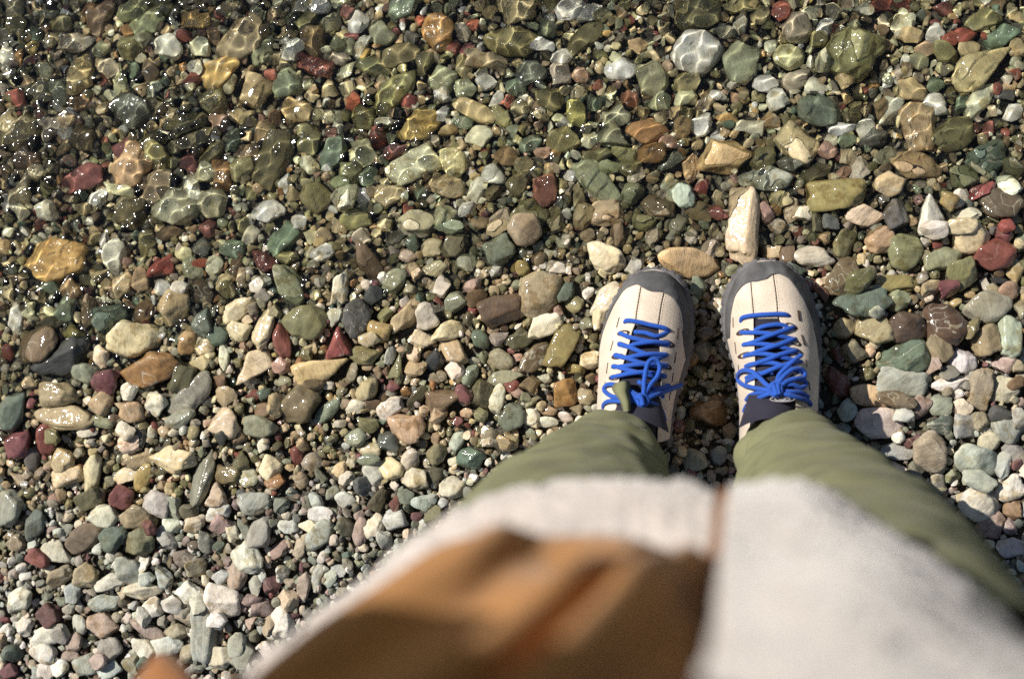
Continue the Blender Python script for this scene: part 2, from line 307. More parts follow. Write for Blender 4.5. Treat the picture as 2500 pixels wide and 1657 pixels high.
STONES = """
A 0 0 2.7835
680 110 260 150 60 d q;920 60 230 120 40 e o;1100 50 180 110 0 m o;1000 170 230 130 35 g q;1330 140 210 100 0 y r;1455 220 170 70 100 b o;1650 270 330 200 35 K o;1790 330 220 140 60 g q;2140 270 210 170 -55 b q;2140 450 250 110 -15 r r;1990 340 160 130 -10 w q;1150 320 210 150 -20 w q;1370 320 140 120 -30 c q;1500 500 270 170 25 y o;520 290 250 110 5 G q;570 500 290 140 75 k q;750 470 150 120 0 G q;815 560 190 80 95 c q;910 490 110 95 90 t o;1020 480 140 90 -70 d o;1740 610 230 200 45 k q;1960 580 180 170 40 g q;300 640 140 120 -60 g q;420 620 150 120 -40 g o;550 700 150 90 0 b q;900 760 250 190 -10 s q;1450 700 170 170 0 e q;1250 840 190 110 20 m q;2020 760 190 160 -30 k q;130 890 260 190 15 K o;350 870 160 120 70 G q;455 900 110 110 0 w o;580 950 170 150 -50 m q;1300 950 350 110 15 m r;2100 950 200 140 100 e q;2260 1050 230 130 70 t o;1580 950 160 100 80 t o;1690 1040 160 100 0 b o;1860 1080 350 190 65 m r;1060 1060 170 160 -45 e o;1430 1040 210 100 35 m o;880 1130 290 220 50 k q;1060 1260 250 220 60 K o;1300 1260 200 110 -50 c o;1510 1190 180 120 95 o r;1650 1140 160 150 0 e q;1200 1410 270 220 30 g q;1440 1380 190 190 45 g o;2090 1120 130 110 -40 c q;1940 1240 130 90 80 w q;1400 1170 150 130 45 g q;890 1440 190 190 0 m q;1820 1430 210 140 -15 w q;2140 1330 180 170 -30 e q;2010 1510 120 100 40 w q;560 1210 260 140 15 u q;110 170 140 110 90 e o;110 60 110 110 80 G o;330 100 120 70 0 g o;410 170 160 110 0 m q;230 350 110 75 100 y o;130 690 130 110 70 r q;700 560 70 70 0 r q;1255 250 90 80 0 r q;1860 520 70 70 20 r q;1310 540 110 90 60 u q;1280 1110 130 100 -45 u q;860 1010 120 80 30 u r;715 960 60 60 0 r o;1980 130 110 110 40 t q;2080 140 150 100 30 e q;2250 160 120 120 0 g q;2050 50 110 70 -10 w o;2170 40 150 100 0 w q;2310 310 110 90 0 g q;2310 400 120 90 0 G q;1330 460 110 90 10 w o;995 270 100 80 60 g q;700 340 110 110 0 g q;910 330 170 150 20 e q;1570 580 130 90 45 g o;2240 610 110 110 -20 k q;1790 900 150 110 80 k q;1870 810 100 100 0 b q;2220 790 100 80 0 c q;2290 850 90 90 0 c q;60 480 90 80 0 w o;40 1390 100 90 90 w q;160 1290 200 130 60 G q;320 1440 130 130 0 w q;670 1340 180 90 20 w q;180 1070 170 120 10 b q;2320 1350 160 140 80 G q;2310 1240 120 90 0 g q;830 1290 190 70 -10 c q;1650 780 150 80 0 k q
B 830 0 2.7835
110 150 140 130 -50 w q;40 310 130 110 0 g o;140 320 180 90 45 w q;60 90 90 70 0 u q;80 245 90 60 -5 u o;430 50 210 130 20 t q;290 230 150 150 10 g q;480 250 100 90 0 s o;680 220 220 190 100 o q;545 130 90 70 0 R q;895 170 90 70 0 R q;780 310 130 90 65 r q;860 340 90 80 90 u q;1210 70 240 160 0 K r;1560 60 180 170 -10 w q;1690 90 170 110 20 w q;1160 280 340 170 -5 e q;1000 400 280 110 -5 K q;1655 260 280 130 40 m o;1400 210 130 120 60 t q;1380 310 150 90 -5 w q;1500 380 140 130 40 w q;410 370 250 130 15 e o;230 450 230 110 -10 e o;50 480 130 80 35 G q;570 430 160 90 60 m o;370 620 330 150 42 e o;710 530 170 170 60 g q;850 460 150 110 90 e q;1290 490 190 170 20 s q;985 560 130 100 -20 w q;850 600 140 130 0 g q;1500 500 170 150 70 G q;700 650 130 110 -30 w q;1200 590 120 110 90 t q;1630 500 110 110 0 p q;1915 480 200 140 20 w q;2120 540 240 200 -50 g q;1440 680 200 130 -15 m q;1610 770 175 120 95 E o;1870 790 160 130 30 g q;1750 690 130 120 40 t q;910 750 270 110 -25 k o;1100 790 160 100 -35 e q;540 850 260 190 10 y q;735 890 130 80 10 k o;830 830 130 80 -5 t o;690 780 110 90 35 w q;250 930 140 120 70 r q;310 820 170 80 -5 w q;100 690 110 100 90 R q;470 690 100 80 0 r q;150 800 150 150 0 m o;160 1030 180 120 -65 g r;185 1200 130 120 90 t o;50 1180 160 150 60 e q;360 1030 150 80 10 u q;490 1130 320 170 28 c r;760 1090 190 160 -50 Y q;945 925 170 140 20 c q;1285 975 140 115 0 t o;1380 1040 120 90 0 p o;1520 950 200 170 -20 e q;1130 1060 150 120 -20 b o;1700 950 110 110 60 c o;1870 930 200 160 -30 g t;2090 890 260 150 0 o q;2110 1040 200 130 20 o q;2320 870 130 110 90 b o;1750 1230 360 170 -42 g o;1390 1290 200 160 95 v r;1040 1180 150 140 10 w q;720 1260 220 140 -10 K q;540 1300 100 90 0 t o;925 1290 160 100 75 w o;1200 1260 150 140 90 m q;320 1320 170 130 20 k q;60 1340 160 120 90 G q;140 1330 100 90 90 w q;855 1420 120 90 30 w q;1080 1490 170 100 45 c o;1280 1480 240 220 0 e q;1460 1490 170 110 90 e q;1810 1440 200 170 5 c r;1650 1470 170 120 90 k q;1985 1320 150 140 0 g q;2265 1290 220 140 -40 B o;2160 1400 210 150 -10 b q;2070 1510 150 110 0 e q;2280 1510 140 110 0 g o;2010 1190 120 80 35 w r;720 1480 170 150 -40 g q;520 1500 220 120 0 G o;100 1490 190 120 0 e o;950 1510 120 80 0 k q;1970 660 120 110 -30 v q;1140 680 80 70 60 R q;2230 960 130 90 0 p q;2240 1090 170 90 30 t o;1840 1140 140 100 0 g q;1960 1130 150 120 0 e q;1750 1060 200 100 15 m o;1930 1040 160 100 -20 e q;2160 700 140 140 0 g q;1070 670 100 100 0 w q
C 1650 0 2.7835
150 100 300 220 25 m o;450 40 260 70 5 e r;710 60 130 120 60 r q;825 180 200 180 100 G q;1020 170 140 90 65 w q;1460 35 270 90 0 r r;1270 70 140 90 0 w q;1550 150 150 120 0 c q;1080 70 140 100 -30 G q;1830 60 150 90 0 u q;1970 230 160 130 10 r o;1870 260 100 90 0 r q;150 350 310 260 0 w o;440 420 250 220 60 g q;765 385 190 160 20 c o;1220 370 370 330 20 e q;2220 240 230 120 35 t q;2080 450 400 220 35 k t;2060 690 260 120 55 c o;2230 630 140 70 -5 s r;600 560 140 140 0 w q;830 540 180 120 20 G o;960 580 150 110 0 w q;1610 610 190 140 -20 k o;1770 580 130 100 20 t o;975 760 280 190 -20 t q;690 680 150 140 0 w q;1140 560 110 110 0 k q;350 800 160 60 -10 y q;500 860 180 100 -10 G q;640 810 130 110 0 b q;50 860 130 110 90 b o;60 770 110 80 0 m o;830 970 280 210 -55 c q;330 1060 350 240 20 Y q;1660 860 320 220 -80 k q;1890 910 290 200 20 m o;1330 940 210 120 15 s q;1165 950 120 100 20 t q;1040 1010 150 120 10 p q;1640 1120 320 180 -15 k o;2130 1070 280 200 35 S q;2080 1160 170 40 -40 g r;610 1210 320 150 -5 B o;780 1110 180 100 0 s o;960 1170 190 110 20 m o;1075 1320 370 190 3 E r;1440 1050 150 120 0 g q;1260 1150 180 120 70 w q;1180 1060 120 110 0 c q;1960 1200 190 160 -20 e q;2310 1130 130 130 0 m o;2090 1290 190 80 25 x q;2270 1250 170 130 -30 W o;2230 1380 270 190 -10 d o;455 1525 480 190 87 c r;710 1350 160 110 0 k o;610 1440 140 120 90 p q;790 1420 160 90 80 c o;1300 1460 240 130 -10 C o;1750 1450 250 200 100 w t;1460 1250 200 160 20 k q;1500 1450 200 160 90 s q;165 1280 150 95 75 x q;50 1330 170 130 -40 B o;160 1430 160 120 -20 b o;290 1440 140 90 -15 r q;100 1140 190 110 80 k q;600 1080 180 150 50 e q;2250 1530 100 90 0 x q;1940 1350 140 130 0 w q;1990 1450 170 90 0 w q;1860 1370 120 110 90 E q;870 1440 110 100 0 w q;690 1540 120 100 0 w q;1930 1540 200 100 0 c o;970 1500 130 80 90 m r;1065 1500 110 110 0 s r;1460 760 200 150 70 c q;1390 740 130 100 90 b q;1760 710 160 150 0 w q;1960 690 130 100 90 t q;2290 760 130 120 0 w q;1130 870 180 90 5 w q;1300 870 130 120 0 w q;570 110 140 130 90 e q;440 180 110 90 90 w q;340 220 110 80 0 G o;2330 320 130 120 90 k o;2000 320 150 100 0 k o;1830 350 190 120 -45 e o;1600 230 150 120 -10 k q;2090 130 230 140 10 e q;180 840 150 130 45 w q;960 260 120 110 0 e q;1010 420 150 120 90 g q;650 300 100 80 35 B q;80 560 170 130 0 e o;280 640 120 80 0 w q
D 0 540 2.7835
370 270 420 240 5 y q;770 240 220 140 80 w q;1090 330 180 120 25 x q;1300 330 160 110 -60 g o;1360 285 100 55 -10 R o;1920 120 210 120 45 t r;1570 190 150 110 0 t o;1360 170 130 110 90 s q;1950 430 270 150 -60 g d;1790 270 170 110 -45 r q;1610 600 240 120 35 c q;1170 590 230 180 70 k q;740 660 220 150 10 t q;960 620 140 120 50 b o;1370 690 190 140 90 t q;900 800 310 210 0 c o;330 700 150 90 5 m o;430 590 150 140 90 S q;1350 470 150 140 0 d o;1600 750 160 120 -10 c q;1770 730 240 110 75 c o;2060 680 260 200 -5 e o;1900 810 220 100 -65 r q;2290 830 190 150 90 x t;1260 830 150 120 60 y o;1370 850 120 110 0 c o;1010 1020 370 190 20 o q;240 850 270 200 25 b o;410 940 370 180 25 n q;560 1040 170 130 -10 g q;690 1100 155 150 0 u o;1230 1070 180 150 75 m r;1290 1190 330 140 48 g o;1210 1340 190 110 20 g o;1700 990 260 150 40 c q;2180 1010 330 170 20 Y t;1890 980 110 110 0 p q;1900 1090 110 60 0 g o;415 1330 380 150 -5 k d;370 1180 230 140 0 K q;680 1240 140 130 40 k q;860 1160 120 100 0 w q;1040 1240 160 140 30 w q;870 1300 140 120 20 k o;1470 1100 130 90 35 b q;1520 1190 130 120 0 k o;1790 1300 180 110 -5 b o;2030 1240 250 220 30 b q;1750 1400 210 140 -5 g o;2210 1290 210 90 50 g o;1870 1250 140 90 90 k r;1510 1370 180 180 0 c q;1780 1180 90 80 0 t q;100 1520 190 160 45 u o;290 1490 190 120 70 r o;660 1360 160 70 -15 g o;60 1290 240 150 60 t q;350 1470 110 100 0 e o;840 1430 120 110 0 w q;930 1440 200 80 85 s o;570 1430 120 70 0 w q;860 1510 130 120 0 c q;1340 960 140 100 0 k q;1500 920 160 60 90 w o;1450 780 140 110 -10 t q;1940 235 120 90 -25 e r;2180 220 150 100 20 w q;2300 440 220 100 80 w q;1240 220 110 90 0 c q;820 430 150 130 45 k o;940 400 150 110 90 k q;480 470 140 130 0 b q;590 620 230 100 80 K q;340 460 140 120 0 t q;1690 100 150 90 40 G o;1000 150 190 110 80 m q;1150 80 170 80 10 d o;100 670 200 100 75 w q;2140 1110 130 70 0 b o;2260 640 120 90 50 B q;480 760 130 100 0 E q;660 920 130 110 90 w q;1500 400 130 80 40 c q;1100 450 130 90 0 w q;1220 460 110 90 0 w q;1590 310 110 80 90 b q;1450 300 120 100 90 c q;1740 430 110 100 90 w q;1500 1470 90 80 0 n o;1600 1470 100 90 0 b q
E 700 540 2.7835
550 280 280 130 -65 b o;1440 190 200 190 0 S q;1130 160 170 140 10 m q;970 180 150 110 10 c q;840 150 110 95 90 t q;730 110 130 80 25 s o;880 40 230 120 0 G o;1100 40 190 90 0 t q;1620 60 200 190 0 K o;1430 40 150 90 30 c o;820 230 120 80 0 w q;980 330 180 90 20 c q;1210 280 130 110 0 g q;720 400 170 120 65 g q;1040 440 130 100 60 w r;1135 540 170 120 20 g q;1580 320 120 100 0 E o;2160 250 250 170 -20 c o;1720 490 290 260 20 K o;1470 600 290 180 15 d q;1900 480 140 100 80 t q;2170 530 260 140 40 c o;1280 520 130 110 0 b o;460 660 210 180 55 s q;580 500 120 110 0 n q;620 740 150 140 -40 y q;790 660 220 120 55 k q;940 660 190 150 60 w q;1100 740 240 110 20 c q;910 800 160 100 -10 c q;560 800 130 90 0 c q;520 910 190 110 5 e o;1740 710 220 150 40 w q;1870 850 300 150 60 E r;1580 800 160 130 20 m q;1680 930 240 120 45 b o;1440 940 170 130 0 K o;1120 890 210 150 -30 k q;990 960 170 100 60 n o;1310 800 130 100 -60 t o;740 980 170 90 80 e t;690 910 120 60 75 B r;860 1000 140 110 0 k q;1130 1010 120 110 -50 w r;1230 1050 150 90 65 g q;1480 1060 220 90 15 g o;1650 1110 130 110 0 b q;1890 1170 190 160 70 o q;1520 1130 110 90 0 r q;1060 1220 240 150 15 b t;1200 1180 130 90 -60 u q;1320 1170 160 120 75 m r;1420 1200 170 90 80 w o;870 1200 160 80 45 m o;530 1140 150 130 30 k q;690 1270 170 110 30 w q;580 1260 110 90 0 b o;460 1260 120 90 0 w q;800 1410 220 170 -15 P q;1020 1330 110 110 0 k q;1530 1340 170 140 60 S o;1650 1330 110 110 0 w o;1770 1290 110 60 0 k o;1400 1460 120 120 0 w q;1490 1510 140 120 0 k q;1760 1370 130 80 0 w o;450 1470 140 110 0 g o;1150 1490 130 80 75 B o;680 1500 130 120 0 s q;540 1400 130 100 0 e q;1310 1320 100 90 90 e q;2040 690 100 90 0 g q;2050 940 130 110 0 c q;2120 660 150 80 80 c q;1950 1010 120 80 0 E q;2240 90 150 110 80 b q;710 1120 80 70 0 u o;800 1160 70 70 0 o o;430 1030 120 90 75 K o
F 1380 600 2.8514
870 120 430 190 -12 Y o;1735 70 260 130 -5 B o;1440 40 130 80 0 k r;1550 60 120 100 90 b r;930 290 140 120 90 g q;985 600 150 110 0 b q;970 720 150 120 90 G q;890 780 150 80 80 o q;1040 970 170 60 -5 e o;1020 1160 270 190 20 o q;1160 1080 110 100 0 m q;1150 1290 110 90 90 y o;900 1500 160 150 0 G q;1070 1470 150 100 90 G o;1920 950 230 130 -62 r q;1905 760 110 90 90 v q;1715 270 100 70 60 r o;1800 330 130 70 -60 v q
G 1950 540 1.8236
205 95 120 90 60 e o;375 80 130 110 20 k q;475 130 150 140 45 e o;650 160 165 90 20 g o;765 75 150 140 -40 c q;870 150 180 130 20 r q;735 230 150 120 70 e q;205 245 170 110 55 b o;265 262 140 85 45 m o;450 275 170 65 0 E r;290 365 235 130 10 t q;345 405 85 50 5 W o;450 355 95 90 0 g q;345 480 160 120 -10 K o;490 475 150 130 0 d q;640 465 190 165 -50 d o;850 380 190 130 10 G o;670 305 90 90 0 u q;595 300 80 75 0 k q;945 310 85 80 0 p o;950 510 180 90 85 B r;765 475 90 75 90 e q;840 525 140 125 90 K q;620 565 120 90 -55 E o;465 605 210 140 10 t q;475 715 210 110 -5 B r;325 780 160 90 -5 Y o;440 790 160 80 -10 b o;220 840 100 80 90 B o;365 900 190 130 -15 w o;250 580 110 100 0 K q;210 480 90 90 0 k q;730 620 120 110 0 w q;595 640 90 80 90 p q;680 720 160 70 10 w q;675 675 80 60 0 g o;815 760 190 90 85 k r;920 750 115 110 0 c q;640 820 90 85 0 g o;735 830 90 70 0 c q;550 835 100 75 70 p q;470 855 80 70 0 B q;640 905 105 90 0 t q;745 910 100 90 90 B r;590 1030 170 130 -75 K o;450 1030 135 65 -10 B o;800 1075 200 140 -30 B o;800 1150 140 80 -20 B o;940 930 150 110 -20 B q;900 860 90 70 0 s q;820 890 80 80 0 k q;860 980 90 80 0 c q;920 1090 110 60 80 B o;955 1200 120 90 45 w q;810 1260 150 145 -20 w q;625 1170 90 75 90 G o;860 1360 130 115 45 p q;945 1365 70 60 90 p q;960 1280 90 70 90 o q;980 880 90 60 90 B q;960 1460 120 80 0 w o;446 965 55 50 90 W o;495 990 50 45 0 r q;925 50 80 70 90 u q;600 40 110 80 0 w q;970 220 110 70 90 k q;905 260 80 35 0 n o;700 1140 70 60 0 g q;920 640 100 70 0 p q;980 645 60 50 0 k q;965 720 70 60 0 o q
H 0 1090 2.7659
190 90 140 90 90 s o;405 95 150 140 90 k o;590 180 240 125 85 c q;430 200 180 110 15 c r;920 90 180 80 20 k r;1150 90 260 150 -15 c q;830 195 160 90 20 c q;940 220 180 90 70 y o;1345 220 330 130 80 g o;790 350 170 140 10 u q;1040 390 170 160 0 B q;1450 330 140 120 90 c t;1510 200 180 110 0 b q;590 360 180 110 20 m r;910 480 210 150 0 y q;1150 420 140 90 85 G r;1255 450 110 110 0 e q;680 480 180 140 -15 w q;550 620 220 140 35 b o;740 610 180 150 60 t q;360 720 190 120 -15 c q;230 760 140 120 0 x q;210 540 180 110 75 t q;45 420 200 150 90 G o;1010 560 110 80 90 r q;1130 540 120 100 0 w q;920 650 180 150 0 e q;1100 630 150 90 -60 B q;1290 530 150 100 30 c q;1450 440 160 110 20 w q;1470 530 140 110 40 p q;1700 390 190 130 5 B o;1820 150 150 130 90 C q;1990 70 120 80 90 r o;1660 210 120 110 90 w q;1850 240 130 100 0 o q;1740 580 210 130 80 G q;1640 580 170 60 -60 g q;2145 600 210 120 40 B o;2120 370 100 90 90 B q;2150 470 150 110 0 w q;2090 110 120 110 0 G q;1650 760 220 160 -40 w q;1580 880 170 120 85 p o;1870 700 120 100 30 p q;850 860 210 140 -70 B q;940 800 120 80 80 w o;550 870 150 140 0 k q;380 890 160 110 30 k q;720 920 190 90 15 w q;950 980 220 100 5 c q;1480 1040 215 200 0 W q;1260 990 160 130 0 w q;1140 1080 120 120 0 w q;1010 1090 130 110 -40 w q;950 1150 120 100 90 w q;1340 1060 120 100 90 w q;305 1150 150 140 0 u o;460 990 120 100 70 B q;100 1050 230 120 30 w q;690 1060 180 100 0 B q;510 1210 130 110 0 B o;680 1210 190 140 -20 k q;975 1260 250 90 -30 p q;1170 1260 140 90 0 k q;1250 1170 180 80 -5 k q;1360 1270 310 150 90 B r;1110 1360 180 110 10 w q;940 1370 150 120 -40 w q;1590 1350 160 100 80 B o;1470 1170 110 100 0 W q;1750 1090 130 110 0 p q;1690 1040 110 70 0 p q;1820 940 110 100 90 u q;1890 1180 190 130 90 w q;1800 1210 130 90 90 k o;290 1290 200 110 25 w o;400 1270 120 110 90 G o;480 1330 130 110 0 p o;260 1410 150 110 -5 w o;60 1410 120 110 0 t o;140 1220 110 100 90 w q;720 1380 150 130 0 G o;560 1490 140 120 20 B r;700 1520 150 90 30 B r;860 1480 110 110 0 K q;660 1450 110 100 0 p o;440 1430 110 60 0 p o;370 1510 110 100 0 W o;280 1530 110 100 90 w o;1480 1440 150 130 0 c q;1640 1420 170 120 60 G q;960 1470 90 90 0 t q;1310 1510 80 70 0 B q;30 1530 130 90 0 u q;2130 890 170 70 75 B o;2030 960 190 80 75 p o;1890 870 120 90 90 w q;1300 830 130 110 0 k q;1210 770 120 100 -30 K q;1080 890 150 100 -60 B q;980 900 90 80 0 w q;2010 680 150 70 75 k q;2060 540 140 80 0 c q;1930 540 120 90 0 w q;2210 900 110 80 60 B q;1700 950 120 90 90 B q;1380 660 150 110 80 G q
I 500 950 1.82
720 270 95 60 -10 c o;725 312 90 45 0 g o;740 365 110 95 -30 B q;820 350 100 90 0 c q;905 320 100 70 65 w o;1180 310 120 90 20 t q;1035 290 90 90 0 e q;925 400 110 80 0 c q;1095 440 110 85 20 c q;1015 385 80 60 60 m o;700 425 80 75 0 s q;835 515 70 38 90 r q;845 590 100 95 -20 B q;765 500 100 60 50 m q;740 610 100 85 70 c q;790 680 90 60 90 B q;880 480 70 60 0 g q;960 510 90 60 0 B q;1275 210 75 70 0 G o;1320 235 90 70 0 k o;680 640 110 55 80 p o;615 500 80 72 0 w o
"""

# ------------------------------------------------------------------ ground, water
SHORE_X = [-80, -2.5, -.85, -.72, -.56, -.31, -.07, .12, .39, 80]
SHORE_Y = [-9, -.35, -.083, -.025, .03, .09, .13, .15, .17, 9]
def shore_dist(x, y):
    """metres inland from the line where the bed meets the water level (negative: offshore)"""
    return -(np.asarray(y) - np.interp(x, SHORE_X, SHORE_Y)) * .95
_bed1, _bed2 = Noise(2, .22, 8), Noise(2, .09, 8)
def bed(x, y):
    d = shore_dist(x, y)
    z = np.where(d < 0, -.046 * np.tanh(.19 * np.abs(d) / .046), .045 * d)
    z = np.where(d < -1, z + .05 * (d + 1), z)
    z = np.where(z > .4, .4 + .1 * (z - .4), z)
    p = np.stack([np.asarray(x, float) * np.ones_like(z), np.asarray(y, float) * np.ones_like(z)], -1)
    return z + (.0025 * _bed1(p) + .0015 * _bed2(p)) * np.exp(-np.maximum(np.hypot(p[..., 0] + .3, p[..., 1]) - 1.6, 0) / .3)

def sheet(name, zf, mat, x0, x1, y0, y1, step, far=60.0, pad=7):
    gx = np.arange(x0, x1 + step / 2, step); gy = np.arange(y0, y1 + step / 2, step)
    ext = np.geomspace(step * 2, far, pad + 6)
    gx = np.concatenate([(x0 - ext)[::-1], gx, x1 + ext]); gy = np.concatenate([(y0 - ext)[::-1], gy, y1 + ext])
    X, Y = np.meshgrid(gx, gy)
    Z = zf(X, Y)
    return mesh_obj(name, np.stack([X, Y, Z], -1).reshape(-1, 3), grid_faces(len(gy), len(gx)), mat)

ground = sheet('ground', lambda x, y: bed(x, y) - .012, M_GROUND, -2.4, 1.9, -2.0, 1.9, .02)
_co = np.empty(len(ground.data.vertices) * 3, np.float32); ground.data.vertices.foreach_get('co', _co); _co = _co.reshape(-1, 3)
ground.data.attributes.new('far', 'FLOAT', 'POINT').data.foreach_set('value', smoothstep(0, .10, np.maximum(np.maximum(-1.08 - _co[:, 0], _co[:, 0] - .63), np.maximum(-.60 - _co[:, 1], _co[:, 1] - .56))).astype(np.float32))
tag(ground, kind='structure')

# real ripples, a few millimetres high; the sun's caustics come from refraction at this surface
wr = np.random.default_rng(21)
WK = []
for i in range(64):
    lam = .0125 * 2 ** wr.uniform(0, 1.0)
    ang = wr.normal(R(112), R(42))
    WK.append((2 * math.pi / lam * math.cos(ang), 2 * math.pi / lam * math.sin(ang), wr.uniform(0, 6.283), .0068 * lam))
for i in range(10):
    lam = wr.uniform(.06, .16); ang = wr.normal(R(118), R(20))
    WK.append((2 * math.pi / lam * math.cos(ang), 2 * math.pi / lam * math.sin(ang), wr.uniform(0, 6.283), .0030 * lam))
_patch = Noise(2, .17, 8, rg=wr)
def water_z(x, y):
    z = np.zeros_like(x)
    for kx, ky, ph, a in WK: z += a * np.sin(kx * x + ky * y + ph)
    near = (x > -1.2) & (x < .7) & (y > -.3) & (y < .65)
    gain = np.clip(.82 + .42 * _patch(np.stack([x, y], -1)), .35, 1.5)
    return np.where(near, z * gain, 0)
water = sheet('water', water_z, M_WATER, -1.08, .55, -.14, .52, .0017)
# keep the water only where the bed lies below it
bm = bmesh.new(); bm.from_mesh(water.data)
kill = [f for f in bm.faces if shore_dist(f.calc_center_median().x, f.calc_center_median().y) > .035]
bmesh.ops.delete(bm, geom=kill, context='FACES'); bm.to_mesh(water.data); bm.free()
water.cycles.is_caustics_caster = True
water.cycles.is_caustics_receiver = False
tag(water, kind='structure')

# ------------------------------------------------------------------ stones
TINT = dict(w=(.56, .535, .48), W=(.68, .65, .58), c=(.56, .475, .33), C=(.66, .58, .42), k=(.36, .285, .175), K=(.255, .215, .145),
            y=(.36, .255, .10), Y=(.54, .42, .24), o=(.26, .145, .055), b=(.15, .105, .06), d=(.085, .06, .04), g=(.20, .215, .155),
            t=(.10, .138, .108), e=(.165, .155, .08), E=(.22, .19, .07), m=(.095, .088, .045), s=(.085, .088, .085), S=(.10, .125, .10),
            n=(.032, .034, .034), G=(.28, .265, .225), r=(.17, .052, .04), R=(.28, .075, .045), x=(.23, .055, .05), v=(.17, .075, .05),
            p=(.33, .22, .19), P=(.48, .32, .24), u=(.15, .055, .058), B=(.36, .385, .35))
for _k in TINT:
    _c = np.array(TINT[_k]); TINT[_k] = (_c * .88 + _c.mean() * .12) * np.array([1.03, 1.0, .915])
WORD = dict(w='greyish white', W='bright white', c='cream', C='bright cream', k='tan', K='greyish tan', y='mustard yellow', Y='golden cream',
            o='rusty orange', b='brown', d='dark brown', g='sage green', t='teal green', e='olive', E='yellowish olive', m='dark olive', s='slate grey',
            S='dark green', n='black', G='pale grey', r='brick red', R='orange red', x='crimson', v='reddish brown', p='pink', P='pinkish cream',
            u='maroon', B='pale blue green')

_ICO = {}
def ico(n):
    if n not in _ICO:
        b = bmesh.new(); bmesh.ops.create_icosphere(b, subdivisions=n, radius=1.0)
        b.verts.ensure_lookup_table()
        _ICO[n] = (np.array([v.co[:] for v in b.verts]), np.array([[v.index for v in f.verts] for f in b.faces]))
        b.free()
    return _ICO[n]

def stone_shape(L, W, T, shape, level, rg):
    d, f = ico(level)
    N, H, p = [], [], 9.0
    def plane(az, el, h):
        N.append((math.cos(az) * math.cos(el), math.sin(az) * math.cos(el), math.sin(el))); H.append(h)
    if shape == 'o':
        p = rg.uniform(8, 15); ell = rg.uniform(1.0, 1.08)
        for k in range(rg.integers(3, 7)): plane(rg.uniform(0, 6.28), rg.uniform(-.2, 1.0), rg.uniform(.70, .95))
        plane(rg.uniform(0, 6.28), rg.uniform(1.2, 1.57), rg.uniform(.6, .85))
    elif shape == 'a':                           # rounded plan, chipped faces
        p = rg.uniform(16, 34); ell = rg.uniform(1.06, 1.2); n = rg.integers(6, 9); a0 = rg.uniform(0, 6.28)
        for k in range(n): plane(a0 + k * 2 * math.pi / n + rg.normal(0, .2), rg.normal(.2, .3), rg.uniform(.80, .97))
        for k in range(rg.integers(1, 4)): plane(rg.uniform(0, 6.28), 1.57 - abs(rg.normal(0, .4)), rg.uniform(.5, .8))
        plane(rg.uniform(0, 6.28), rg.uniform(.4, 1.0), rg.uniform(.7, .9))
    elif shape == 'r':
        p = rg.uniform(18, 40); ell = 1.32
        for k in range(4): plane(k * math.pi / 2 + rg.normal(0, .10), rg.normal(.08, .14), rg.uniform(.84, .95))
        plane(rg.uniform(0, 6.28), 1.57 - abs(rg.normal(0, .16)), rg.uniform(.68, .85)); plane(rg.uniform(0, 6.28), rg.uniform(.5, 1.0), rg.uniform(.8, .98))
    elif shape == 't':
        p = rg.uniform(16, 36); ell = 1.2
        for a in (2.15, -2.15): plane(a - math.pi + rg.normal(0, .08), rg.normal(.1, .15), rg.uniform(.56, .66))
        plane(math.pi + rg.normal(0, .1), rg.normal(.1, .15), rg.uniform(.72, .82))
        plane(rg.uniform(0, 6.28), 1.57 - abs(rg.normal(0, .25)), rg.uniform(.6, .8))
        plane(rg.uniform(0, 6.28), rg.uniform(.5, 1.0), rg.uniform(.7, .85))
    elif shape == 'd':
        p = 9; ell = 1.02
        for sx in (-1, 1):
            for sy in (-1, 1): plane(math.atan2(sy, .62 * sx), .1, .80)
        plane(rg.uniform(0, 6.28), 1.4, .72)
    else:
        p = rg.uniform(20, 60); ell = rg.uniform(1.12, 1.36)
        n = rg.integers(4, 7); a0 = rg.uniform(0, 6.28)
        for k in range(n): plane(a0 + k * 2 * math.pi / n + rg.normal(0, .30), rg.normal(.16, .30), rg.uniform(.66, .98))
        if rg.uniform() < .6:                    # a ridge where two broken faces meet
            az = rg.uniform(0, 6.28)
            plane(az, 1.57 - rg.uniform(.2, .65), rg.uniform(.42, .65)); plane(az + math.pi + rg.normal(0, .4), 1.57 - rg.uniform(.15, .6), rg.uniform(.42, .65))
        else:
            for k in range(rg.integers(1, 4)): plane(rg.uniform(0, 6.28), 1.57 - abs(rg.normal(0, .40)), rg.uniform(.5, .8))
        for k in range(rg.integers(1, 4)): plane(rg.uniform(0, 6.28), rg.uniform(.35, 1.1), rg.uniform(.66, .95))
    plane(rg.uniform(0, 6.28), -1.4, .75)
    q = np.maximum(d @ np.array(N).T, 0) / np.array(H)
    r = ((1 / ell) ** p + (q ** p).sum(1)) ** (-1 / p)
    v = d * r[:, None]
    if level >= 2:
        r2 = np.random.default_rng(rg.integers(1 << 30))
        v *= (1 + .05 * Noise(3, 1.3, 6, rg=r2)(v) + (.02 * Noise(3, .5, 8, rg=r2)(v) if level > 2 else 0))[:, None]
        if level > 3: v *= (1 + (.011 if shape in 'qrt' else .005) * Noise(3, .22, 10, rg=r2)(v))[:, None]
    lo, hi = v.min(0), v.max(0)
    v = (v - (lo + hi) / 2) / ((hi - lo) / 2) * np.array([L / 2, W / 2, T / 2])
    return v, f

